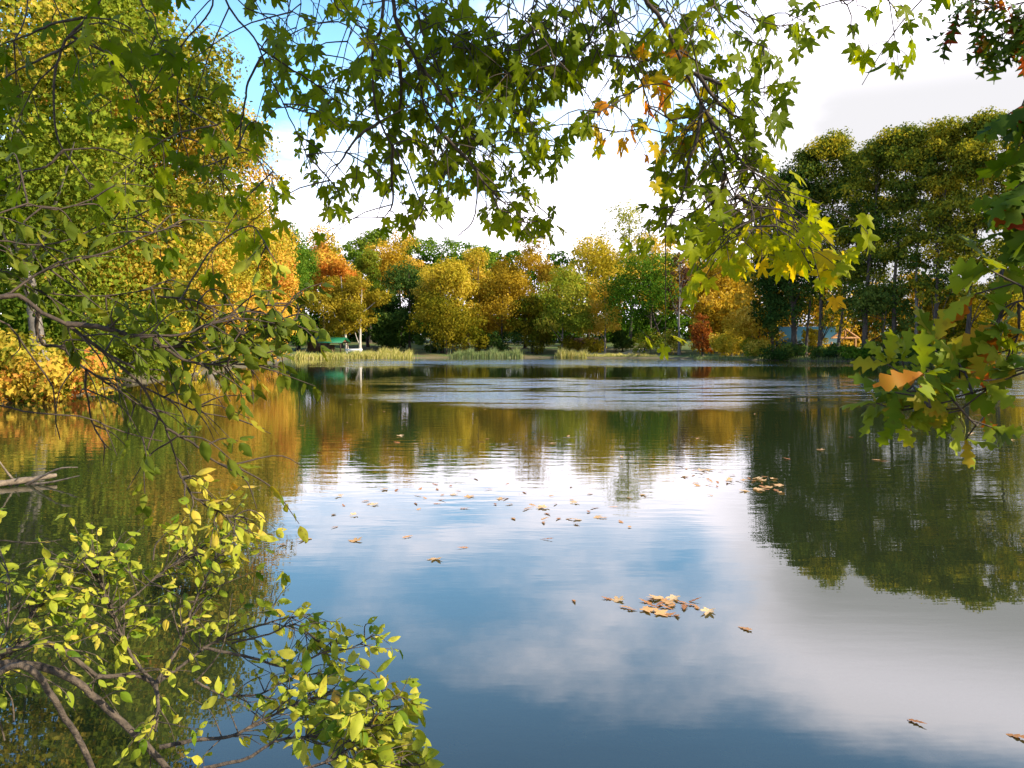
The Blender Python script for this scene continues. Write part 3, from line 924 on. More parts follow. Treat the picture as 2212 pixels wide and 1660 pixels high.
# pavilion by the reed bed
pc = P(722, 757, 187)
pz = float(ground_z(pc[0], pc[1])[0])
b = np.array([pc[0], pc[1], pz])
pav = thing("picnic_pavilion", "open picnic pavilion with green metal roof on brown posts by the reeds", "pavilion", b)
rz = R(-14)
mesh_obj("roof", gable(pc[0], pc[1], pz + 2.5, 5.4, 4.0, 1.0, .45, .10, rz), M["greenroof"], pav, b)
for x in (-2.5, 2.5):
    for y in (-1.8, 1.8):
        X, Y = rot(pc[0], pc[1], rz, x, y)
        br = []
        for s in (-1, 1):
            e = rot(pc[0], pc[1], rz, x + (-.7 if x > 0 else .7), y)
        br = [tube([(X, Y, pz + 1.75), (e[0], e[1], pz + 2.4)], .06, 6)]
        mesh_obj("post", [box((X, Y, pz + 1.25), (.2, .2, 2.5), rz)] + br, M["darkwood"], pav, b)
for y in (-1.8, 1.8):
    X, Y = rot(pc[0], pc[1], rz, 0, y)
    mesh_obj("beam", [box((X, Y, pz + 2.44), (5.6, .16, .2), rz)], M["darkwood"], pav, b)
for x in (-2.5, 2.5):
    gv = [(-1.9, 2.55), (1.9, 2.55), (0, 3.42)]
    Vv = []
    for o_ in (-.04, .04):
        for yy, z_ in gv:
            X, Y = rot(pc[0], pc[1], rz, x + o_, yy)
            Vv.append((X, Y, pz + z_))
    mesh_obj("gable_board", [(np.array(Vv), np.array([[0, 2, 1], [3, 4, 5]]), None), (np.array(Vv), np.array([[0, 1, 4, 3], [1, 2, 5, 4], [2, 0, 3, 5]]), None)], M["brownwall"], pav, b)
X, Y = rot(pc[0], pc[1], rz, -1.9, 1.4)
mesh_obj("back_wall", [box((X, Y, pz + .95), (2.6, .12, 1.9), rz)], M["brownwall"], pav, b)
# picnic table inside it
tx, ty = rot(pc[0], pc[1], rz, -.6, -.6)
tb = np.array([tx, ty, pz])
pt = thing("picnic_table", "brown picnic table standing under the green pavilion roof", "picnic table", tb)
mesh_obj("table_top", [box((tx, ty, pz + .76), (1.9, .8, .06), rz)], M["darkwood"], pt, tb)
for s in (-1, 1):
    X, Y = rot(tx, ty, rz, 0, s * .68)
    mesh_obj("seat", [box((X, Y, pz + .45), (1.9, .28, .05), rz)], M["darkwood"], pt, tb)
    X, Y = rot(tx, ty, rz, s * .65, 0)
    mesh_obj("leg", [box((X, Y, pz + .37), (.08, 1.2, .72), rz)], M["darkwood"], pt, tb)
# second, smaller hut behind with green roof
hc = P(688, 757, 193)
hz = float(ground_z(hc[0], hc[1])[0])
b = np.array([hc[0], hc[1], hz])
hut = thing("brown_hut", "brown board hut with green roof just behind the pavilion", "hut", b)
mesh_obj("wall", [box((hc[0], hc[1], hz + 1.3), (4.2, 3.2, 2.6), R(-14))], M["brownwall"], hut, b)
mesh_obj("roof", gable(hc[0], hc[1], hz + 2.62, 4.2, 3.2, .95, .4, .1, R(-14)), M["greenroof"], hut, b)
# white bench
wb = P(764, 760, 184)
wz = float(ground_z(wb[0], wb[1])[0])
b = np.array([wb[0], wb[1], wz])
be = thing("white_bench", "long white bench at the foot of the pale tree trunks by the reeds", "bench", b)
mesh_obj("seat", [box((wb[0], wb[1], wz + .62), (3.9, .55, .12), R(4))], M["white"], be, b)
mesh_obj("backrest", [box((wb[0], wb[1] + .32, wz + .92), (3.9, .08, .36), R(4))], M["white"], be, b)
for s in (-1.5, 0, 1.5):
    X, Y = rot(wb[0], wb[1], R(4), s, 0)
    mesh_obj("leg", [box((X, Y, wz + .28), (.12, .45, .55), R(4))], M["white"], be, b)
# small brown shed
hc = P(1256, 757, 208)
hz = float(ground_z(hc[0], hc[1])[0])
b = np.array([hc[0], hc[1], hz])
shd = thing("brown_shed", "small reddish brown shed half hidden behind tree trunks and tan reeds", "shed", b)
mesh_obj("wall", [box((hc[0], hc[1], hz + 1.2), (8.0, 4.5, 2.4), R(5))], M["brownwall"], shd, b)
mesh_obj("roof", gable(hc[0], hc[1], hz + 2.42, 8.0, 4.5, 1.0, .5, .1, R(5)), M["darkwood"], shd, b)
X, Y = rot(hc[0], hc[1], R(5), 1.2, -2.28)
mesh_obj("door", [box((X, Y, hz + 1.05), (1.0, .06, 2.1), R(5))], M["darkwood"], shd, b)
# teal roofed log cabin in the right bank woods
cc_ = P(1722, 757, 152)
cz = float(ground_z(cc_[0], cc_[1])[0])
b = np.array([cc_[0], cc_[1], cz])
cab = thing("log_cabin", "log cabin with teal metal roof and orange log porch among right bank trees", "cabin", b)
rz = R(-8)
wl_ = []
for k in range(9):
    z = cz + .15 + k * .29
    for s in (-1, 1):
        a0, a1 = rot(cc_[0], cc_[1], rz, -6.2, s * 2.6), rot(cc_[0], cc_[1], rz, 6.2, s * 2.6)
        wl_.append(tube([(*a0, z), (*a1, z)], .15, 8))
        a0, a1 = rot(cc_[0], cc_[1], rz, s * 6.0, -2.8), rot(cc_[0], cc_[1], rz, s * 6.0, 2.8)
        wl_.append(tube([(*a0, z + .14), (*a1, z + .14)], .15, 8))
mesh_obj("wall", wl_, M["logwood"], cab, b)
mesh_obj("roof", gable(cc_[0], cc_[1], cz + 2.7, 12.4, 5.4, 2.6, .7, .12, rz), M["tealroof"], cab, b)
for x in (-4, 3):
    X, Y = rot(cc_[0], cc_[1], rz, x, -2.78)
    wn = mesh_obj("window", [box((X, Y, cz + 1.6), (1.1, .08, 1.0), rz)], M["white"], cab, b)
    X, Y = rot(cc_[0], cc_[1], rz, x, -2.84)
    mesh_obj("pane", [box((X, Y, cz + 1.6), (.92, .06, .82), rz)], M["darkglass"], wn, b)
X, Y = rot(cc_[0], cc_[1], rz, 0, -2.79)
mesh_obj("door", [box((X, Y, cz + 1.05), (1.0, .08, 2.1), rz)], M["brownwall"], cab, b)
pp = [P(1803, 757, 149), P(1847, 757, 149)]
for q in pp:
    mesh_obj("porch_post", [tube([(q[0], q[1], cz - .1), (q[0], q[1], cz + 3.1)], .22, 10)], M["logwood"], cab, b)
q0, q1 = pp
mesh_obj("porch_beam", [tube([(q0[0] - .5, q0[1], cz + 3.2), (q1[0] + .5, q1[1], cz + 3.2)], .24, 10)], M["logwood"], cab, b)
apx = (q0 + q1) / 2
mesh_obj("porch_rafter", [tube([(q0[0] - .7, q0[1], cz + 3.1), (apx[0], apx[1], cz + 4.9)], .2, 8), tube([(q1[0] + .7, q1[1], cz + 3.1), (apx[0], apx[1], cz + 4.9)], .2, 8)], M["logwood"], cab, b)
mesh_obj("king_post", [tube([(apx[0], apx[1], cz + 3.2), (apx[0], apx[1], cz + 4.8)], .16, 8)], M["logwood"], cab, b)
for x in (1.2, 3.2, 5.2):
    X, Y = rot(cc_[0], cc_[1], rz, x, -4.2)
    mesh_obj("porch_post", [tube([(X, Y, cz - .1), (X, Y, cz + 2.5)], .16, 8)], M["logwood"], cab, b)

# rock on the beach and a stick in the water
rk = P(1380, 766, 184)
V, Q, _ = tube(cr([(rk[0] - .6, rk[1], .35), (rk[0], rk[1], .5), (rk[0] + .6, rk[1], .38)], 7), np.array([.05, .25, .32, .34, .3, .22, .05]), 8)
tag(mesh_obj("rock", [(V - np.array([rk[0], rk[1], .3]) + np.array([rk[0], rk[1], float(ground_z(rk[0], rk[1])[0])]), Q, None)], M["bark"], base=(rk[0], rk[1], .3), smooth=True), "small dark rock on the sandy far shore", "rock")

lg = [P(-130, 1075, 11.4), P(-20, 1062, 11.5), P(60, 1049, 11.8), P(122, 1040, 12.1)]
lgp = cr([(q[0], q[1], .03 + .02 * i) for i, q in enumerate(lg)], 12)
b = lgp[0]
fl = thing("fallen_branch", "bleached fallen branch lying in the water at the left edge", "branch", b)
mesh_obj("stem", tube(lgp, np.linspace(.06, .032, 12) * (1 + .15 * np.sin(np.arange(12) * 2.1)), 9, cap=True), M["driftwood"], fl, b, smooth=True)
for pts in ([(50, 1052, 11.8), (90, 1030, 11.7), (130, 1012, 11.6), (168, 1010, 11.6)], [(60, 1047, 11.8), (110, 1042, 11.7), (172, 1028, 11.6)], [(40, 1050, 11.8), (15, 1020, 11.7), (-10, 985, 11.6)], [(20, 1052, 11.7), (42, 1030, 11.6)]):
    pl = cr([P(*q) for q in pts], 8)
    mesh_obj("side_twig", [tube(pl, np.linspace(.022, .007, 8), 6)], M["driftwood"], fl, b, smooth=True)


# ------------------------------------------------------------------ near plants
class Plant:
    """collects wood and leaves of one branch"""
    def __init__(s):
        s.wood, s.lp, s.lt, s.ln, s.ls, s.tn = [], [], [], [], [], []

    def stem(s, pts, r0, r1, n=None, sides=6):
        n = n or max(6, len(pts) * 4)
        p = cr(pts, n)
        p[1:-1] += rng.normal(size=(n - 2, 3)) * min(r0, .004) * 0.25
        s.wood.append(tube(p, np.linspace(r0, r1, n), sides))
        return p

    def leaf(s, pos, T_, N_, size, tone):
        s.lp.append(pos); s.lt.append(T_); s.ln.append(N_); s.ls.append(size); s.tn.append(tone)

    def build(s, name, parent, base, wood, leafm, protos, label=None):
        w_ = mesh_obj(name, s.wood, M[wood], parent, base, smooth=True)
        if label:
            w_["label"] = label
        if s.lp:
            mesh_obj("foliage", place_many(protos, np.array(s.lp), np.array(s.lt), np.array(s.ln), np.array(s.ls), np.clip(np.array(s.tn), 0, 1)), M[leafm], w_, base, smooth=False)
        return w_


def in_hole(p, holes):
    u, v = proj(p)
    return any(((u - a) / c) ** 2 + ((v - b_) / d) ** 2 < 1 for a, b_, c, d in holes)


MAPLE_HOLES = [(1650, 690, 150, 95), (940, 575, 300, 66), (1270, 560, 90, 60), (1450, 590, 55, 60), (520, 120, 36, 70), (735, 110, 58, 55), (610, 290, 40, 60), (1330, 420, 75, 85), (1250, 420, 55, 90), (1210, 250, 55, 28), (1420, 90, 0, 0), (660, 470, 40, 60), (1760, 250, 60, 120),
               (1300, 200, 28, 26), (1680, 110, 26, 40), (730, 330, 34, 26), (1640, 300, 20, 30), (800, 470, 60, 26), (1800, 300, 60, 200)]


def maple_leaf_on(pl, node, spread, tone, size=None, droop=1.0):
    """petiole and drooping blade at a twig node"""
    d = unit(spread + np.array([0, 0, -.25 * droop]) + rng.normal(size=3) * .25)
    L = rng.uniform(.035, .075)
    e = node + d * L + np.array([0, 0, -.012])
    if in_hole(e + np.array([0, 0, -.03]), MAPLE_HOLES):
        return
    tip = unit(d * .55 + np.array([0, 0, -1.0 * droop]) + rng.normal(size=3) * .38)
    nrm = unit(np.array([rng.normal() * .75, -0.55 + rng.normal() * .45, .55 + rng.normal() * .35]))
    s_ = (size or 0.049) * rng.uniform(.72, 1.28)
    pl.wood.append(tube(cr([node, (node + e) / 2 + np.array([0, 0, .006]), e], 4), .0011, 4))
    pl.leaf(e, tip, nrm, s_, tone + rng.normal() * .075)


def maple_branch(parent, base, paths, depth0, depth1, tones, r0, ntw, label=None, lead=None, size=.049):
    pl = Plant()
    for i, path in enumerate(paths):
        m = len(path)
        d0, d1 = depth0 + rng.uniform(-.1, .1) * (i > 0), depth1 + rng.uniform(-.25, .25) * (i > 0)
        pts = [P(q[0], q[1], d0 + (d1 - d0) * k / (m - 1)) for k, q in enumerate(path)]
        if path[0][1] <= 8 and lead is not None:
            up = lead(pts[0])
            pts = [up, (up + pts[0]) / 2 + np.array([0, .03, .03])] + pts
        rr = r0 if i == 0 else r0 * .55
        p = pl.stem(pts, rr, .0018, n=len(pts) * 5)
        vis = [k for k in range(len(p)) if proj(p[k])[1] > -130]
        tot = max(2, int(ntw * (.50 if i == 0 else .40)))
        if path[-1][0] < 480:
            tot = max(2, int(tot * .6))
        for q_, k in enumerate(np.linspace(0, len(vis) - 1, tot).astype(int)):
            k = vis[k]
            s = p[k]
            tdir = unit(p[min(k + 1, len(p) - 1)] - p[k - 1])
            fr_ = k / len(p)
            sd = (-1) ** q_
            out = unit(tdir * .7 + np.array([sd * rng.uniform(.3, 1.1), rng.normal() * .4 + .45, rng.uniform(-.35, .25)]))
            L = rng.uniform(.10, .34)
            e = s + out * L + np.array([0, 0, -.03])
            tw = cr([s, s + out * L * .5 + np.array([0, 0, .012]), e], 6)
            u_, v_ = proj(e)
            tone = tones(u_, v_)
            if in_hole(e, MAPLE_HOLES):
                continue
            pl.wood.append(tube(tw, np.linspace(.0026, .0012, 6), 5))
            for nd in (tw[3], tw[5]):
                for sgn in (-1, 1):
                    sp = unit(np.cross(out, np.array([.1, .9, .3])) * sgn + out * .5)
                    if rng.random() < .80:
                        maple_leaf_on(pl, nd, sp, tone, size)
            maple_leaf_on(pl, e, out, tone, size)
        # terminal leaves
        for sgn in (-1, 0, 1):
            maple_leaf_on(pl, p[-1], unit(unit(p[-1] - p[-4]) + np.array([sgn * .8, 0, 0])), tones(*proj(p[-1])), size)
    return pl.build("branch", parent, base, "twig", "maple_leaf", MAPLES, label)


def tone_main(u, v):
    t_ = .20 + .10 * max(0, (v - 330) / 200)  # lower tips yellower: sun through the leaves put into their tone
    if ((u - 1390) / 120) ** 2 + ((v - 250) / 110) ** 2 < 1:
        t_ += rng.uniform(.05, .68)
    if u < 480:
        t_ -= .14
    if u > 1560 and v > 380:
        t_ += .16  # sunlit tips at the right, lightened in the leaf colour too
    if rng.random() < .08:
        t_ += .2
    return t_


mb = np.array([2.6, -2.4, float(ground_z(2.6, -2.4)[0])])
mtree = thing("maple_tree", "near maple whose branches of green star shaped leaves hang across the top", "tree", mb)
LIMB_A = cr([(2.6, -2.4, 3.2), (2.0, -.6, 4.3), (1.2, 1.2, 4.5), (.2, 2.0, 4.2), (-1.2, 2.3, 4.1), (-2.6, 2.3, 4.3)], 30)
LIMB_B = cr([(2.6, -2.4, 3.4), (2.9, -.4, 4.6), (2.4, 1.2, 4.6), (1.4, 2.0, 4.3), (.6, 2.2, 4.2)], 24)


def lead(p):
    allp = np.vstack([LIMB_A[14:], LIMB_B[14:]])
    return allp[np.argmin(np.linalg.norm((allp - p)[:, :2], axis=1))]


tr = cr([mb, mb + [.05, .05, 1.5], (2.6, -2.4, 3.2), (2.7, -2.6, 5.0), (2.5, -2.6, 8.0)], 24)
mesh_obj("trunk", [tube(tr, np.linspace(.24, .05, 24), 12), tube(LIMB_A, np.linspace(.09, .018, 30), 8), tube(LIMB_B, np.linspace(.08, .018, 24), 8)], M["bark"], mtree, mb, smooth=True)
# the rest of its crown overhead, out of the picture, which shades the hanging branches
LB = []
for _ in range(6):
    x = rng.uniform(2.0, 5.4)
    LB.append((np.array([x, 2.1 - .42 * (x + .5) + rng.uniform(-1.0, 1.0), .7 * x + 3.2 + rng.uniform(0, 1.3)]), rng.uniform(.5, .85)))
mesh_obj("crown", build_crown(LB, .12, 4500, tone0=.25, protos=[(MAPLES[0][0], MAPLES[0][1])]), M["maple_leaf"], mtree, mb)

BR = [
    ([[(827, -10), (824, 58), (807, 96), (805, 144), (808, 205), (820, 263), (848, 314), (878, 359), (909, 437), (957, 496)],
      [(820, 263), (770, 300), (735, 350), (712, 380)], [(806, 150), (770, 150), (735, 165), (700, 185)], [(848, 314), (846, 380), (848, 440), (830, 470)]], 2.5, 2.7, .0105, 21, "dark hanging branch left of the thickest one"),
    ([[(848, -10), (858, 51), (882, 96), (902, 137), (909, 191), (919, 239), (940, 273), (954, 325), (964, 362)],
      [(905, 140), (940, 185), (975, 230), (1000, 275), (1020, 320)], [(940, 273), (975, 310), (1010, 345), (1050, 400), (1090, 440)], [(860, 110), (866, 180), (862, 250), (850, 300)]], 2.55, 2.75, .014, 21, "thickest hanging branch near the top centre"),
    ([[(895, -10), (913, 75), (943, 137), (967, 191), (991, 239), (1008, 290), (1018, 342), (1032, 376), (1063, 417), (1094, 441), (1155, 458)],
      [(1018, 300), (1053, 307), (1087, 328), (1138, 331), (1172, 342)], [(1063, 417), (1090, 470), (1140, 480), (1190, 470)], [(1032, 376), (1030, 430), (1020, 480), (990, 510)]], 2.6, 2.85, .0055, 24, None),
    ([[(865, -10), (902, 20), (940, 61), (977, 102), (1025, 140), (1066, 171), (1121, 205)], [(977, 102), (1040, 110), (1090, 130)], [(1025, 140), (1060, 210), (1090, 260), (1130, 300)]], 2.7, 2.9, .005, 24, None),
    ([[(485, -10), (513, 41), (547, 79), (564, 116), (581, 161), (612, 225), (639, 284), (663, 335), (680, 400)],
      [(564, 106), (625, 147), (684, 185), (718, 212), (770, 245)], [(513, 0), (581, 38), (615, 79), (677, 116)], [(612, 225), (650, 240), (700, 250)], [(663, 335), (700, 375), (730, 410)]], 2.5, 2.65, .006, 13, "slender branch hanging against the blue sky"),
    ([[(564, 123), (537, 178), (520, 273), (516, 314), (496, 338), (472, 383)], [(516, 314), (560, 340), (590, 370)], [(496, 338), (440, 360), (400, 350)]], 2.5, 2.5, .004, 10, None),
    ([[(461, -10), (444, 41), (393, 99), (393, 147), (383, 212), (393, 297)], [(393, 150), (340, 190), (300, 220)], [(385, 220), (430, 250), (470, 270)], [(393, 99), (330, 120), (270, 110)]], 2.3, 2.35, .0045, 10, None),
    ([[(222, -10), (185, 41), (147, 82), (133, 109), (120, 150), (116, 205), (120, 287), (137, 325), (171, 369), (191, 396)],
      [(133, 106), (68, 137), (0, 174)], [(178, 38), (120, 51), (62, 75), (0, 99)], [(137, 325), (100, 360), (60, 370)], [(150, 80), (220, 110), (260, 160)]], 2.1, 2.15, .0075, 10, "dark forked branch in the top left corner"),
    ([[(1165, -10), (1135, 44), (1094, 82), (1073, 96)], [(1135, 44), (1180, 90), (1200, 140)], [(1100, -10), (1080, 40), (1040, 60)], [(1210, -10), (1190, 40), (1150, 70)], [(1120, 90), (1130, 150), (1170, 190)]], 2.6, 2.7, .0045, 17, None),
    ([[(1271, -10), (1282, 68), (1258, 109), (1224, 120)], [(1277, 89), (1310, 118), (1349, 125), (1388, 132)], [(1330, -10), (1320, 50), (1290, 90)]], 2.6, 2.7, .004, 15, None),
    ([[(1392, -10), (1421, 32), (1453, 89), (1481, 154), (1503, 197), (1528, 250), (1557, 329), (1571, 386), (1588, 425), (1590, 440)],
      [(1510, 165), (1546, 215), (1582, 247), (1630, 268)], [(1485, 154), (1524, 168), (1571, 186), (1617, 200), (1650, 190)], [(1517, 229), (1506, 297), (1485, 358), (1478, 411), (1438, 483)],
      [(1567, 376), (1553, 422), (1510, 462), (1467, 476)], [(1588, 425), (1620, 440), (1650, 460), (1680, 470)], [(1590, 440), (1560, 480), (1530, 490)]], 2.45, 2.6, .013, 24, "thick branch slanting down at the upper right"),
    ([[(1528, 247), (1560, 293), (1582, 322), (1603, 351), (1625, 370), (1650, 390), (1665, 415)], [(1625, 370), (1650, 420), (1672, 460), (1680, 495)], [(1600, 390), (1622, 440), (1630, 490)]], 2.45, 2.4, .005, 28, "branch tip of lit yellow green leaves"),
    ([[(1310, -10), (1328, 32), (1345, 86), (1367, 143), (1388, 186), (1403, 236), (1392, 272), (1360, 283), (1331, 286)], [(1388, 186), (1340, 215), (1300, 240), (1270, 245)], [(1400, 230), (1450, 260), (1480, 280)]], 2.5, 2.6, .005, 13, "branch with leaves turning orange"),
    ([[(1592, -10), (1599, 25), (1642, 46), (1689, 57)], [(1540, -10), (1560, 40), (1600, 80), (1650, 100)], [(1450, -10), (1490, 40), (1540, 60)]], 2.5, 2.5, .004, 10, None),
    ([[(1780, -40), (1810, -10), (1835, 20), (1838, 60)], [(1810, -10), (1860, -5), (1900, -5)], [(1900, -40), (1950, -15), (2010, -20)]], 2.3, 2.3, .004, 4, None),
    ([[(950, -40), (960, 20), (1000, 70)], [(700, -40), (720, 10), (760, 60)], [(1040, -40), (1060, 10), (1040, 60)], [(780, -40), (780, 20), (750, 90)], [(640, -40), (650, 10), (640, 60)]], 2.7, 2.8, .004, 15, None),
    ([[(1140, -40), (1160, 10), (1210, 50)], [(1360, -40), (1380, 20), (1340, 70)], [(1230, -40), (1240, 10), (1230, 60)], [(1450, -40), (1440, 10), (1460, 60)], [(1510, -40), (1530, 5), (1570, 40)]], 2.7, 2.8, .004, 14, None),
    ([[(300, -10), (330, 30), (340, 70)], [(60, -10), (50, 50), (30, 90)], [(620, -10), (640, 30), (690, 50)], [(720, -10), (740, 25), (760, 40)]], 2.3, 2.3, .004, 8, None),
]
for paths, d0, d1, r0, ntw, lab in BR:
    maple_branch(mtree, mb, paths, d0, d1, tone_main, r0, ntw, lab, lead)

# --- oak at the right edge
ob = np.array([3.4, 1.0, float(ground_z(3.4, 1.0)[0])])
otree = thing("oak_tree", "near oak with big lobed green and rusty leaves reaching in from the right edge", "tree", ob)
ot = cr([ob, ob + [-.05, .1, 1.2], ob + [-.1, .3, 2.4], ob + [-.2, .5, 4.5]], 16)
mesh_obj("trunk", [tube(ot, np.linspace(.14, .05, 16), 10)], M["bark"], otree, ob, smooth=True)


def oak_spray(paths, d0, d1, nnode, size, tone, label, whorl=5, leafm="oak_leaf", protos=OAKS, parent=None, base=None, root=None, down=.2, r0=.006, yb=0.0):
    pl = Plant()
    for i, path in enumerate(paths):
        pts = [P(q[0], q[1], d0 + (d1 - d0) * k / (len(path) - 1)) for k, q in enumerate(path)]
        if i == 0 and root is not None:
            r_ = np.array(root)
            pts = [r_, r_ * .66 + pts[0] * .34 + np.array([0, .12, .10]), r_ * .3 + pts[0] * .7 + np.array([0, -.06, .07])] + pts
        p = pl.stem(pts, r0 * (1 if i == 0 else .6), .002, n=len(pts) * 6)
        vis = [k for k in range(len(p)) if proj(p[k])[0] < 2330]
        off_ = [k for k in range(4, len(p)) if proj(p[k])[0] >= 2330]
        ks = list(rng.choice(vis, nnode)) + [len(p) - 1] + (list(rng.choice(off_, 9)) if off_ and i == 0 and root is not None else [])
        for k in ks:
            s = p[k]
            td = unit(p[min(k + 1, len(p) - 1)] - p[max(k - 1, 0)])
            out = unit(td + rng.normal(size=3) * .8 + np.array([-.2, 0, -down]))
            e = s + out * rng.uniform(.03, .10)
            pl.wood.append(tube([s, (s + e) / 2, e], .0022, 5))
            for _ in range(whorl):
                T_ = unit(out * .6 + rng.normal(size=3) * .62 + np.array([0, -.1, -down]))
                N_ = unit(np.array([rng.normal() * .6, -.7 + rng.normal() * .4 + yb, .55 + rng.normal() * .4]))
                pl.leaf(e, T_, N_, size * rng.uniform(.7, 1.2), tone() + rng.normal() * .08)
    return pl.build("branch", parent, base, "twig", leafm, protos, label)


def t_mix(lo, red):
    return lambda: (rng.uniform(.72, .95) if rng.random() < red else lo + rng.random() * .25)


oak_spray([[(2300, 770), (2200, 810), (2100, 850), (2020, 868), (1960, 885), (1925, 890)], [(2100, 850), (2080, 800), (2040, 790)], [(2060, 865), (2090, 900), (2110, 920)], [(2010, 880), (1980, 850), (1960, 815)]], 1.9, 2.1, 6, .095, t_mix(.30, .10),
          "low spray of green lobed leaves with rusty tips over the water", parent=otree, base=ob, root=ot[8], whorl=4, down=.0)
oak_spray([[(2320, 620), (2240, 640), (2180, 660), (2150, 690)], [(2240, 640), (2190, 610), (2160, 600)], [(2200, 660), (2200, 720), (2180, 760)]], 1.9, 2.0, 4, .100, t_mix(.26, .12),
          "spray with one bright orange leaf hanging at the right edge", parent=otree, base=ob, root=ot[9], whorl=4)
oak_spray([[(2360, 90), (2290, 150), (2230, 200), (2190, 250)], [(2330, 180), (2260, 260), (2215, 320)], [(2330, 280), (2260, 340), (2220, 400)], [(2350, 380), (2290, 420), (2250, 450)]], 1.8, 1.9, 6, .098, t_mix(.0, .06),  # lowest tone: shade on this spray put into the leaf colour
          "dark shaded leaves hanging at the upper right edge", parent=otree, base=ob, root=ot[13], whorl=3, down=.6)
rb = np.array([5.2, 3.2, 0.0])
rb[2] = float(ground_z(4.6, -1.0)[0])
rb[:2] = (4.6, -1.0)
rtree = thing("red_oak_tree", "red oak of small lacy crimson tinged dark leaves in the top right corner", "tree", rb)
rt_ = cr([rb, rb + [0, .3, 2.0], rb + [-.2, 1.5, 4.0], (4.1, 3.4, 5.0)], 18)
mesh_obj("trunk", [tube(rt_, np.linspace(.12, .02, 18), 10)], M["bark"], rtree, rb, smooth=True)
oak_spray([[(2330, -60), (2250, -10), (2170, 20), (2090, 50)], [(2250, -10), (2200, 50), (2160, 80)], [(2170, 20), (2120, 5), (2070, -10)], [(2260, 20), (2220, 80), (2190, 100)]], 3.8, 4.0, 9, .13, t_mix(.0, .16),
          None, parent=rtree, base=rb, root=rt_[-1], whorl=4, protos=REDOAKS, down=.4)

# --- dark thicket hanging in from the left edge
def ovate_twigs(pl, p, n, Lr, size, tone, droop=.5, bare=.0, lean=(0, 0, 0), vis=None):
    ks = rng.choice(np.arange(2, len(p)) if vis is None else vis, n)
    for k in ks:
        s = p[k]
        td = unit(p[min(k + 1, len(p) - 1)] - p[max(k - 1, 0)])
        out = unit(td * .7 + rng.normal(size=3) * .62 + np.array(lean))
        L = rng.uniform(*Lr)
        e = s + out * L + np.array([0, 0, -droop * L * .35])
        tw = cr([s, s + out * L * .5 + rng.normal(size=3) * .012, e], 8)
        pl.wood.append(tube(tw, np.linspace(.0026, .0009, 8), 5))
        if rng.random() < bare:
            continue
        for j in (3, 4, 5, 6, 7, 7):
            if rng.random() < .25:
                continue
            sd = unit(np.cross(out, rnd_unit(1)[0]))
            T_ = unit(sd * .8 + out * .7 + np.array([0, 0, -droop]) + rng.normal(size=3) * .2)
            N_ = unit(np.array([rng.normal() * .5, -.35 + rng.normal() * .5, .85 + rng.normal() * .4]))
            pl.leaf(tw[j] + T_ * .006, T_, N_, size * rng.uniform(.6, 1.25), tone(proj(tw[j])) + rng.normal() * .09)


tbz = np.array([-3.2, 1.6, float(ground_z(-3.2, 1.6)[0])])
thk = thing("thicket_shrub", "dark twiggy shrub with drooping oval leaves leaning in from the left edge", "shrub", tbz)
root_pt = np.array([-2.3, 1.75, 2.15])
mesh_obj("trunk", [tube(cr([tbz, tbz + [.1, .05, .8], tbz + [.5, .1, 1.6], root_pt], 14), np.linspace(.05, .022, 14), 9)], M["twig"], thk, tbz, smooth=True)
TS = [
    ([(0, 643), (43, 640), (89, 675), (143, 700), (186, 733), (229, 765), (272, 801), (308, 836), (329, 876), (358, 926), (376, 976), (386, 1019)], .0105, 13, .75),
    ([(0, 643), (72, 597), (143, 568), (222, 550), (304, 514), (372, 489), (394, 491)], .006, 13, .1),
    ([(143, 700), (215, 707), (286, 725), (329, 729), (358, 750), (429, 743), (501, 729), (572, 704), (640, 690)], .007, 15, .1),
    ([(82, 672), (79, 704), (93, 743), (132, 750), (165, 783), (215, 818), (286, 865), (340, 900)], .006, 9, .88),
    ([(186, 800), (186, 843), (200, 915), (229, 969)], .0035, 3, .95),
    ([(0, 876), (72, 893), (179, 901), (250, 929), (351, 954)], .003, 3, .95),
    ([(358, 754), (404, 779), (483, 790), (519, 786), (605, 793)], .0035, 9, .25),
    ([(0, 690), (60, 760), (110, 830), (120, 900), (130, 950)], .004, 4, .9),
    ([(230, 765), (300, 800), (380, 850), (440, 880)], .0035, 5, .85),
    ([(0, 520), (60, 530), (150, 520), (230, 480), (290, 470)], .004, 13, .0),
    ([(0, 600), (90, 630), (200, 640), (300, 630), (380, 600)], .004, 13, .0),
    ([(0, 460), (60, 440), (120, 455), (200, 430)], .003, 11, .0),
    ([(300, 730), (400, 720), (480, 690), (540, 670), (600, 655)], .0035, 9, .1),
    ([(340, 640), (420, 650), (490, 680), (560, 700)], .003, 9, .1),
    ([(358, 926), (420, 960), (470, 1000), (520, 1010)], .003, 3, .6),
    ([(308, 836), (380, 870), (430, 890), (510, 905)], .003, 4, .85),
]
for path, r0, ntw, bare in TS:
    pl = Plant()
    d = 1.95 + rng.uniform(-.2, .25)
    pts = [P(q[0], q[1], d + .25 * k / len(path)) for k, q in enumerate(path)]
    if path[0][0] == 0:
        pts = [root_pt + np.array([0, 0, 0])] + pts
    p = pl.stem(pts, r0, .0016, n=len(pts) * 5)
    ovate_twigs(pl, p, int(ntw * 1.9), (.05, .2), .044, lambda uv: .38 + (.3 if rng.random() < .10 else 0), .6, bare if bare > .3 else 0, vis=np.arange(len(p) // 6, len(p)))
    pl.build("branch", thk, tbz, "twig", "thicket_leaf", OVATES)
pl = Plant()
pts = [P(u, v, 2.2) for u, v in [(386, 1019), (400, 1045), (425, 1080), (470, 1105), (540, 1135)]]
p = pl.stem(pts, .004, .0015, 24)
ovate_twigs(pl, p, 17, (.04, .13), .044, lambda uv: .55 + .25 * rng.random(), .4, 0)  # sunlight on this tip put into paler leaf colour than its other branches
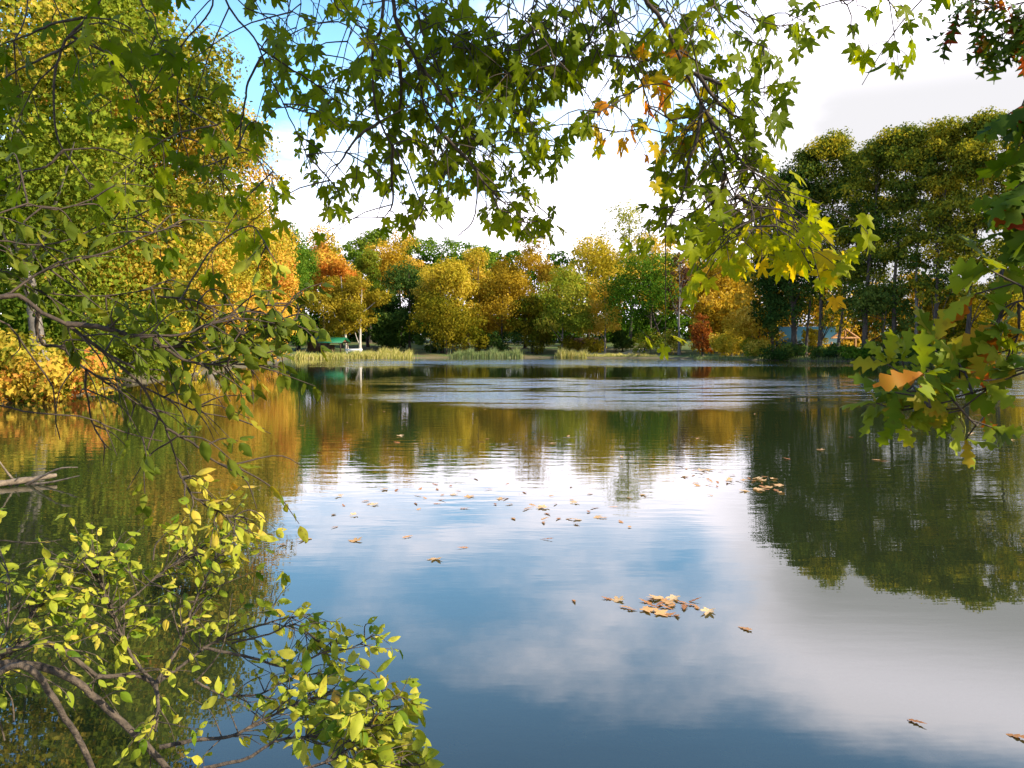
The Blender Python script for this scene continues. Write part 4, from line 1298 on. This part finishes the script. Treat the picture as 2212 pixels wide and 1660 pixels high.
pl.build("branch", thk, tbz, "shrubwood", "shrub_leaf", OVATES, "hanging tip of pale sunlit leaves")
pl = Plant()
p = pl.stem([P(u, v, 2.1) for u, v in [(386, 654), (429, 582), (465, 532), (537, 489), (565, 514), (580, 543)]], .0028, .0012, 26)
ovate_twigs(pl, p, 3, (.03, .08), .04, lambda uv: .5, .8, 0, vis=np.arange(20, 26))
pl.build("branch", thk, tbz, "shrubwood", "shrub_leaf", OVATES, "thin arching yellowish shoot")

# --- sunlit shrub at the lower left, growing out over the water
sb = np.array([-2.7, 2.35, float(ground_z(-2.7, 2.35)[0])])
shr = thing("waterside_shrub", "sunlit yellow green shrub with arching pale stems over the water, lower left", "shrub", sb)
LS = lambda uv: .40 + .22 * rng.random() + (.15 if rng.random() < .2 else 0) - (.25 if rng.random() < .25 else 0)
STEMS = [
    # path, depth a, depth b, r0, r1, twigs, bare, len, wood
    ([(-60, 1500), (0, 1420), (41, 1400), (83, 1387), (125, 1400), (174, 1433), (216, 1462), (290, 1458), (336, 1478)], 2.6, 2.9, .016, .007, 8, .4, (.1, .3)),
    ([(-60, 1440), (0, 1435), (62, 1435), (125, 1453), (178, 1482), (232, 1532), (290, 1586), (344, 1640), (400, 1710), (440, 1780)], 2.55, 2.85, .017, .010, 5, .6, (.1, .25)),
    ([(17, 1441), (71, 1449), (104, 1491), (137, 1545), (166, 1590), (200, 1660), (240, 1760)], 2.5, 2.7, .013, .009, 2, .8, (.08, .2)),
    ([(336, 1478), (360, 1440), (390, 1390), (410, 1330), (440, 1260), (478, 1190)], 2.85, 3.1, .008, .002, 13, .15, (.1, .28)),
    ([(336, 1478), (390, 1440), (450, 1395), (520, 1365), (600, 1340), (650, 1330)], 2.85, 3.2, .007, .002, 18, .1, (.1, .26)),
    ([(336, 1478), (300, 1440), (270, 1390), (240, 1320), (215, 1260), (180, 1215)], 2.85, 3.0, .008, .002, 18, .1, (.1, .28)),
    ([(336, 1478), (342, 1530), (335, 1580)], 2.85, 2.7, .008, .004, 3, .5, (.1, .2)),
    ([(20, 1420), (60, 1340), (110, 1280), (170, 1235)], 2.7, 2.9, .006, .002, 18, .1, (.1, .26)),
    ([(0, 1400), (20, 1300), (15, 1230), (-20, 1160)], 2.6, 2.8, .005, .002, 14, .1, (.1, .24)),
    ([(240, 1330), (300, 1280), (360, 1230), (420, 1200)], 2.9, 3.1, .004, .0015, 13, .1, (.08, .22)),
    ([(440, 1400), (540, 1420), (620, 1440), (700, 1410), (760, 1400), (815, 1365)], 2.95, 3.1, .006, .0015, 15, .15, (.06, .17)),
    ([(344, 1615), (420, 1600), (500, 1590), (560, 1560), (640, 1520), (700, 1500)], 2.7, 2.85, .008, .002, 13, .2, (.08, .22)),
    ([(440, 1660), (530, 1640), (600, 1600), (680, 1590), (760, 1580), (800, 1600)], 2.5, 2.6, .006, .002, 14, .1, (.08, .2)),
    ([(560, 1720), (640, 1670), (720, 1640), (770, 1600), (810, 1550), (835, 1510)], 2.35, 2.45, .005, .0015, 12, .1, (.07, .18)),
    ([(600, 1720), (700, 1690), (780, 1660), (840, 1650), (880, 1655)], 2.3, 2.4, .005, .0015, 11, .1, (.06, .15)),
    ([(0, 1330), (80, 1310), (150, 1330), (230, 1370)], 2.7, 2.9, .004, .0015, 13, .1, (.08, .2)),
    ([(420, 1470), (480, 1500), (560, 1500), (620, 1470), (700, 1450)], 2.9, 3.0, .005, .0015, 10, .4, (.08, .2)),
    ([(500, 1390), (580, 1370), (640, 1350), (690, 1390), (730, 1420)], 3.0, 3.1, .004, .0015, 15, .05, (.06, .16)),
]
for k, (path, d0, d1, r0, r1, ntw, bare, Lr) in enumerate(STEMS):
    pl = Plant()
    pts = [P(q[0], q[1], d0 + (d1 - d0) * i / (len(path) - 1)) for i, q in enumerate(path)]
    if path[0][0] <= 20:
        pts = [sb + [0, 0, .05], (sb + pts[0]) / 2 + [0, 0, .08]] + pts
    p = pl.stem(pts, r0, r1, n=len(pts) * 5, sides=8)
    ovate_twigs(pl, p, int(ntw * (3.0 if k not in (4, 10, 16, 17) else 1.3)), Lr, .058 if k in (11, 12, 13, 14) else .045, LS, .35, bare, lean=(.1, 0, .15), vis=np.arange(len(p) // 3, len(p)))
    pl.build("branch", shr, sb, "shrubwood", "shrub_leaf", OVATES)
# long bare shoots
for pts in ([(330, 1210), (335, 1180), (350, 1160), (366, 1147)], [(375, 1220), (400, 1200), (420, 1185)], [(20, 1170), (80, 1173), (135, 1166)], [(-20, 1165), (40, 1172), (68, 1178)], [(180, 1215), (195, 1235), (205, 1255)],
            [(700, 1500), (760, 1480), (790, 1452)], [(560, 1560), (640, 1500), (700, 1478), (755, 1490)], [(10, 1600), (0, 1560), (-20, 1520)], [(30, 1560), (25, 1510), (0, 1480)], [(420, 1475), (480, 1400), (502, 1282)]):
    pl = Plant()
    pl.stem([P(u, v, 2.85) for u, v in pts], .0035, .0012, 12)
    pl.build("bare_shoot", shr, sb, "shrubwood", "shrub_leaf", OVATES)

# ------------------------------------------------------------------ floating leaves, one object each
PROT = []
for k in range(10):
    V, Fc = (OAKS[k % 8] if k < 6 else MAPLES[k])
    V = V.copy()
    V[:, 1] -= V[:, 1].mean()
    r_ = np.random.default_rng(k)
    V[:, 2] = V[:, 2] * .2 + r_.uniform(.0, .3) * (np.abs(V[:, 0]) ** 1.5) + r_.uniform(0, .12) * np.abs(V[:, 1]) ** 2
    V[:, 2] -= V[:, 2].min()
    me = mesh_obj("floating_leaf", [(V, Fc, .25 + .07 * k)], M["dead_leaf"])
    md = me.data
    bpy.data.objects.remove(me)
    PROT.append(md)
nfl = 0
SHADE = ["brown", "brown", "rusty", "tan", "tan", "tan", "pale", "buff", "pale", "buff"]


def float_leaf(u, v, size, where, group, z=.006, k=None):
    global nfl
    D = (CAMZ - z) / ((v - 755.0) / F)
    d = D / (math.cos(PITCH))
    q = P(u, v, 1.0) - CAM
    s_ = (CAMZ - z) / -q[2]
    p = CAM + q * s_
    k = int(rng.choice([0, 1, 2, 3, 4, 5, 0, 1, 2, 3, 4, 5, 6, 7, 8, 9])) if k is None else k
    o = bpy.data.objects.new("floating_leaf" if z > -.1 else "sunken_leaf", PROT[k])
    COL.objects.link(o)
    o.location = (p[0], p[1], z)
    o.rotation_euler = (rng.normal() * .08, rng.normal() * .08, rng.uniform(0, 6.28))
    o.scale = [size * rng.uniform(.55, 1.0), size * rng.uniform(.7, 1.3), size * rng.uniform(.6, 1.1)]
    kind = "oak" if k < 6 else "maple"
    lab = f"{SHADE[k]} {kind} leaf floating {where}" if z > -.1 else f"{SHADE[k]} {kind} leaf lying under the water {where}"
    tag(o, lab, "leaf", group)
    nfl += 1


for u, v in [(1240, 1298), (1312, 1293), (1335, 1296), (1352, 1312), (1365, 1317), (1395, 1300), (1408, 1296), (1420, 1292), (1435, 1297), (1445, 1302), (1412, 1310), (1425, 1306), (1440, 1312), (1452, 1308), (1428, 1325), (1446, 1328), (1462, 1330),
             (1470, 1300), (1490, 1306), (1478, 1312), (1500, 1298), (1505, 1312), (1530, 1322), (1455, 1293), (1400, 1318)]:
    float_leaf(u, v, .115, "in the near cluster at the lower right", "leaves of the near floating cluster")
for _ in range(52):
    f = rng.random()
    u, v = 1470 + 220 * f + rng.normal() * 18, 1025 + 30 * f + rng.normal() * 12
    float_leaf(u, v, .13, "in the raft by the tall tree reflections", "leaves of the raft at the right")
for _ in range(62):
    u = rng.uniform(720, 1400)
    v = 1085 + 18 * math.sin(u / 90) + rng.normal() * 20
    float_leaf(u, v, .12, "in the loose drift over the white cloud reflection", "leaves of the loose drift")
for u, v, w_ in [(940, 1208, "alone below the loose drift"), (1000, 1183, "alone under the middle of the drift"), (1182, 1165, "alone right of the middle of the water"), (603, 1147, "beside the left tree reflection"), (608, 1177, "at the edge of the left tree reflection"),
                 (660, 1165, "beside the left reflection edge, reddest of three"), (880, 1160, "left below the drift, in a pair"), (768, 1168, "at the left end of the drift"), (1610, 1358, "alone at the right in the pale reflection"), (1980, 1560, "large and curled at the bottom right"), (2195, 1590, "at the right edge of the bottom")]:
    float_leaf(u, v, (.13 if v < 1400 else .12), w_, None, k=None if v < 1400 else int(rng.integers(0, 3)))
for _ in range(36):
    float_leaf(rng.uniform(650, 2200), rng.uniform(870, 1000), .17, "as a far speck on the open lake", "far floating specks")
for u, v in [(1330, 1570), (1420, 1620), (1480, 1590), (1600, 1640), (1700, 1600), (980, 1620), (1850, 1630), (1240, 1600), (2050, 1640), (1560, 1560)]:
    float_leaf(u, v, .2, "near the bottom edge", "sunken leaves", z=-.14)
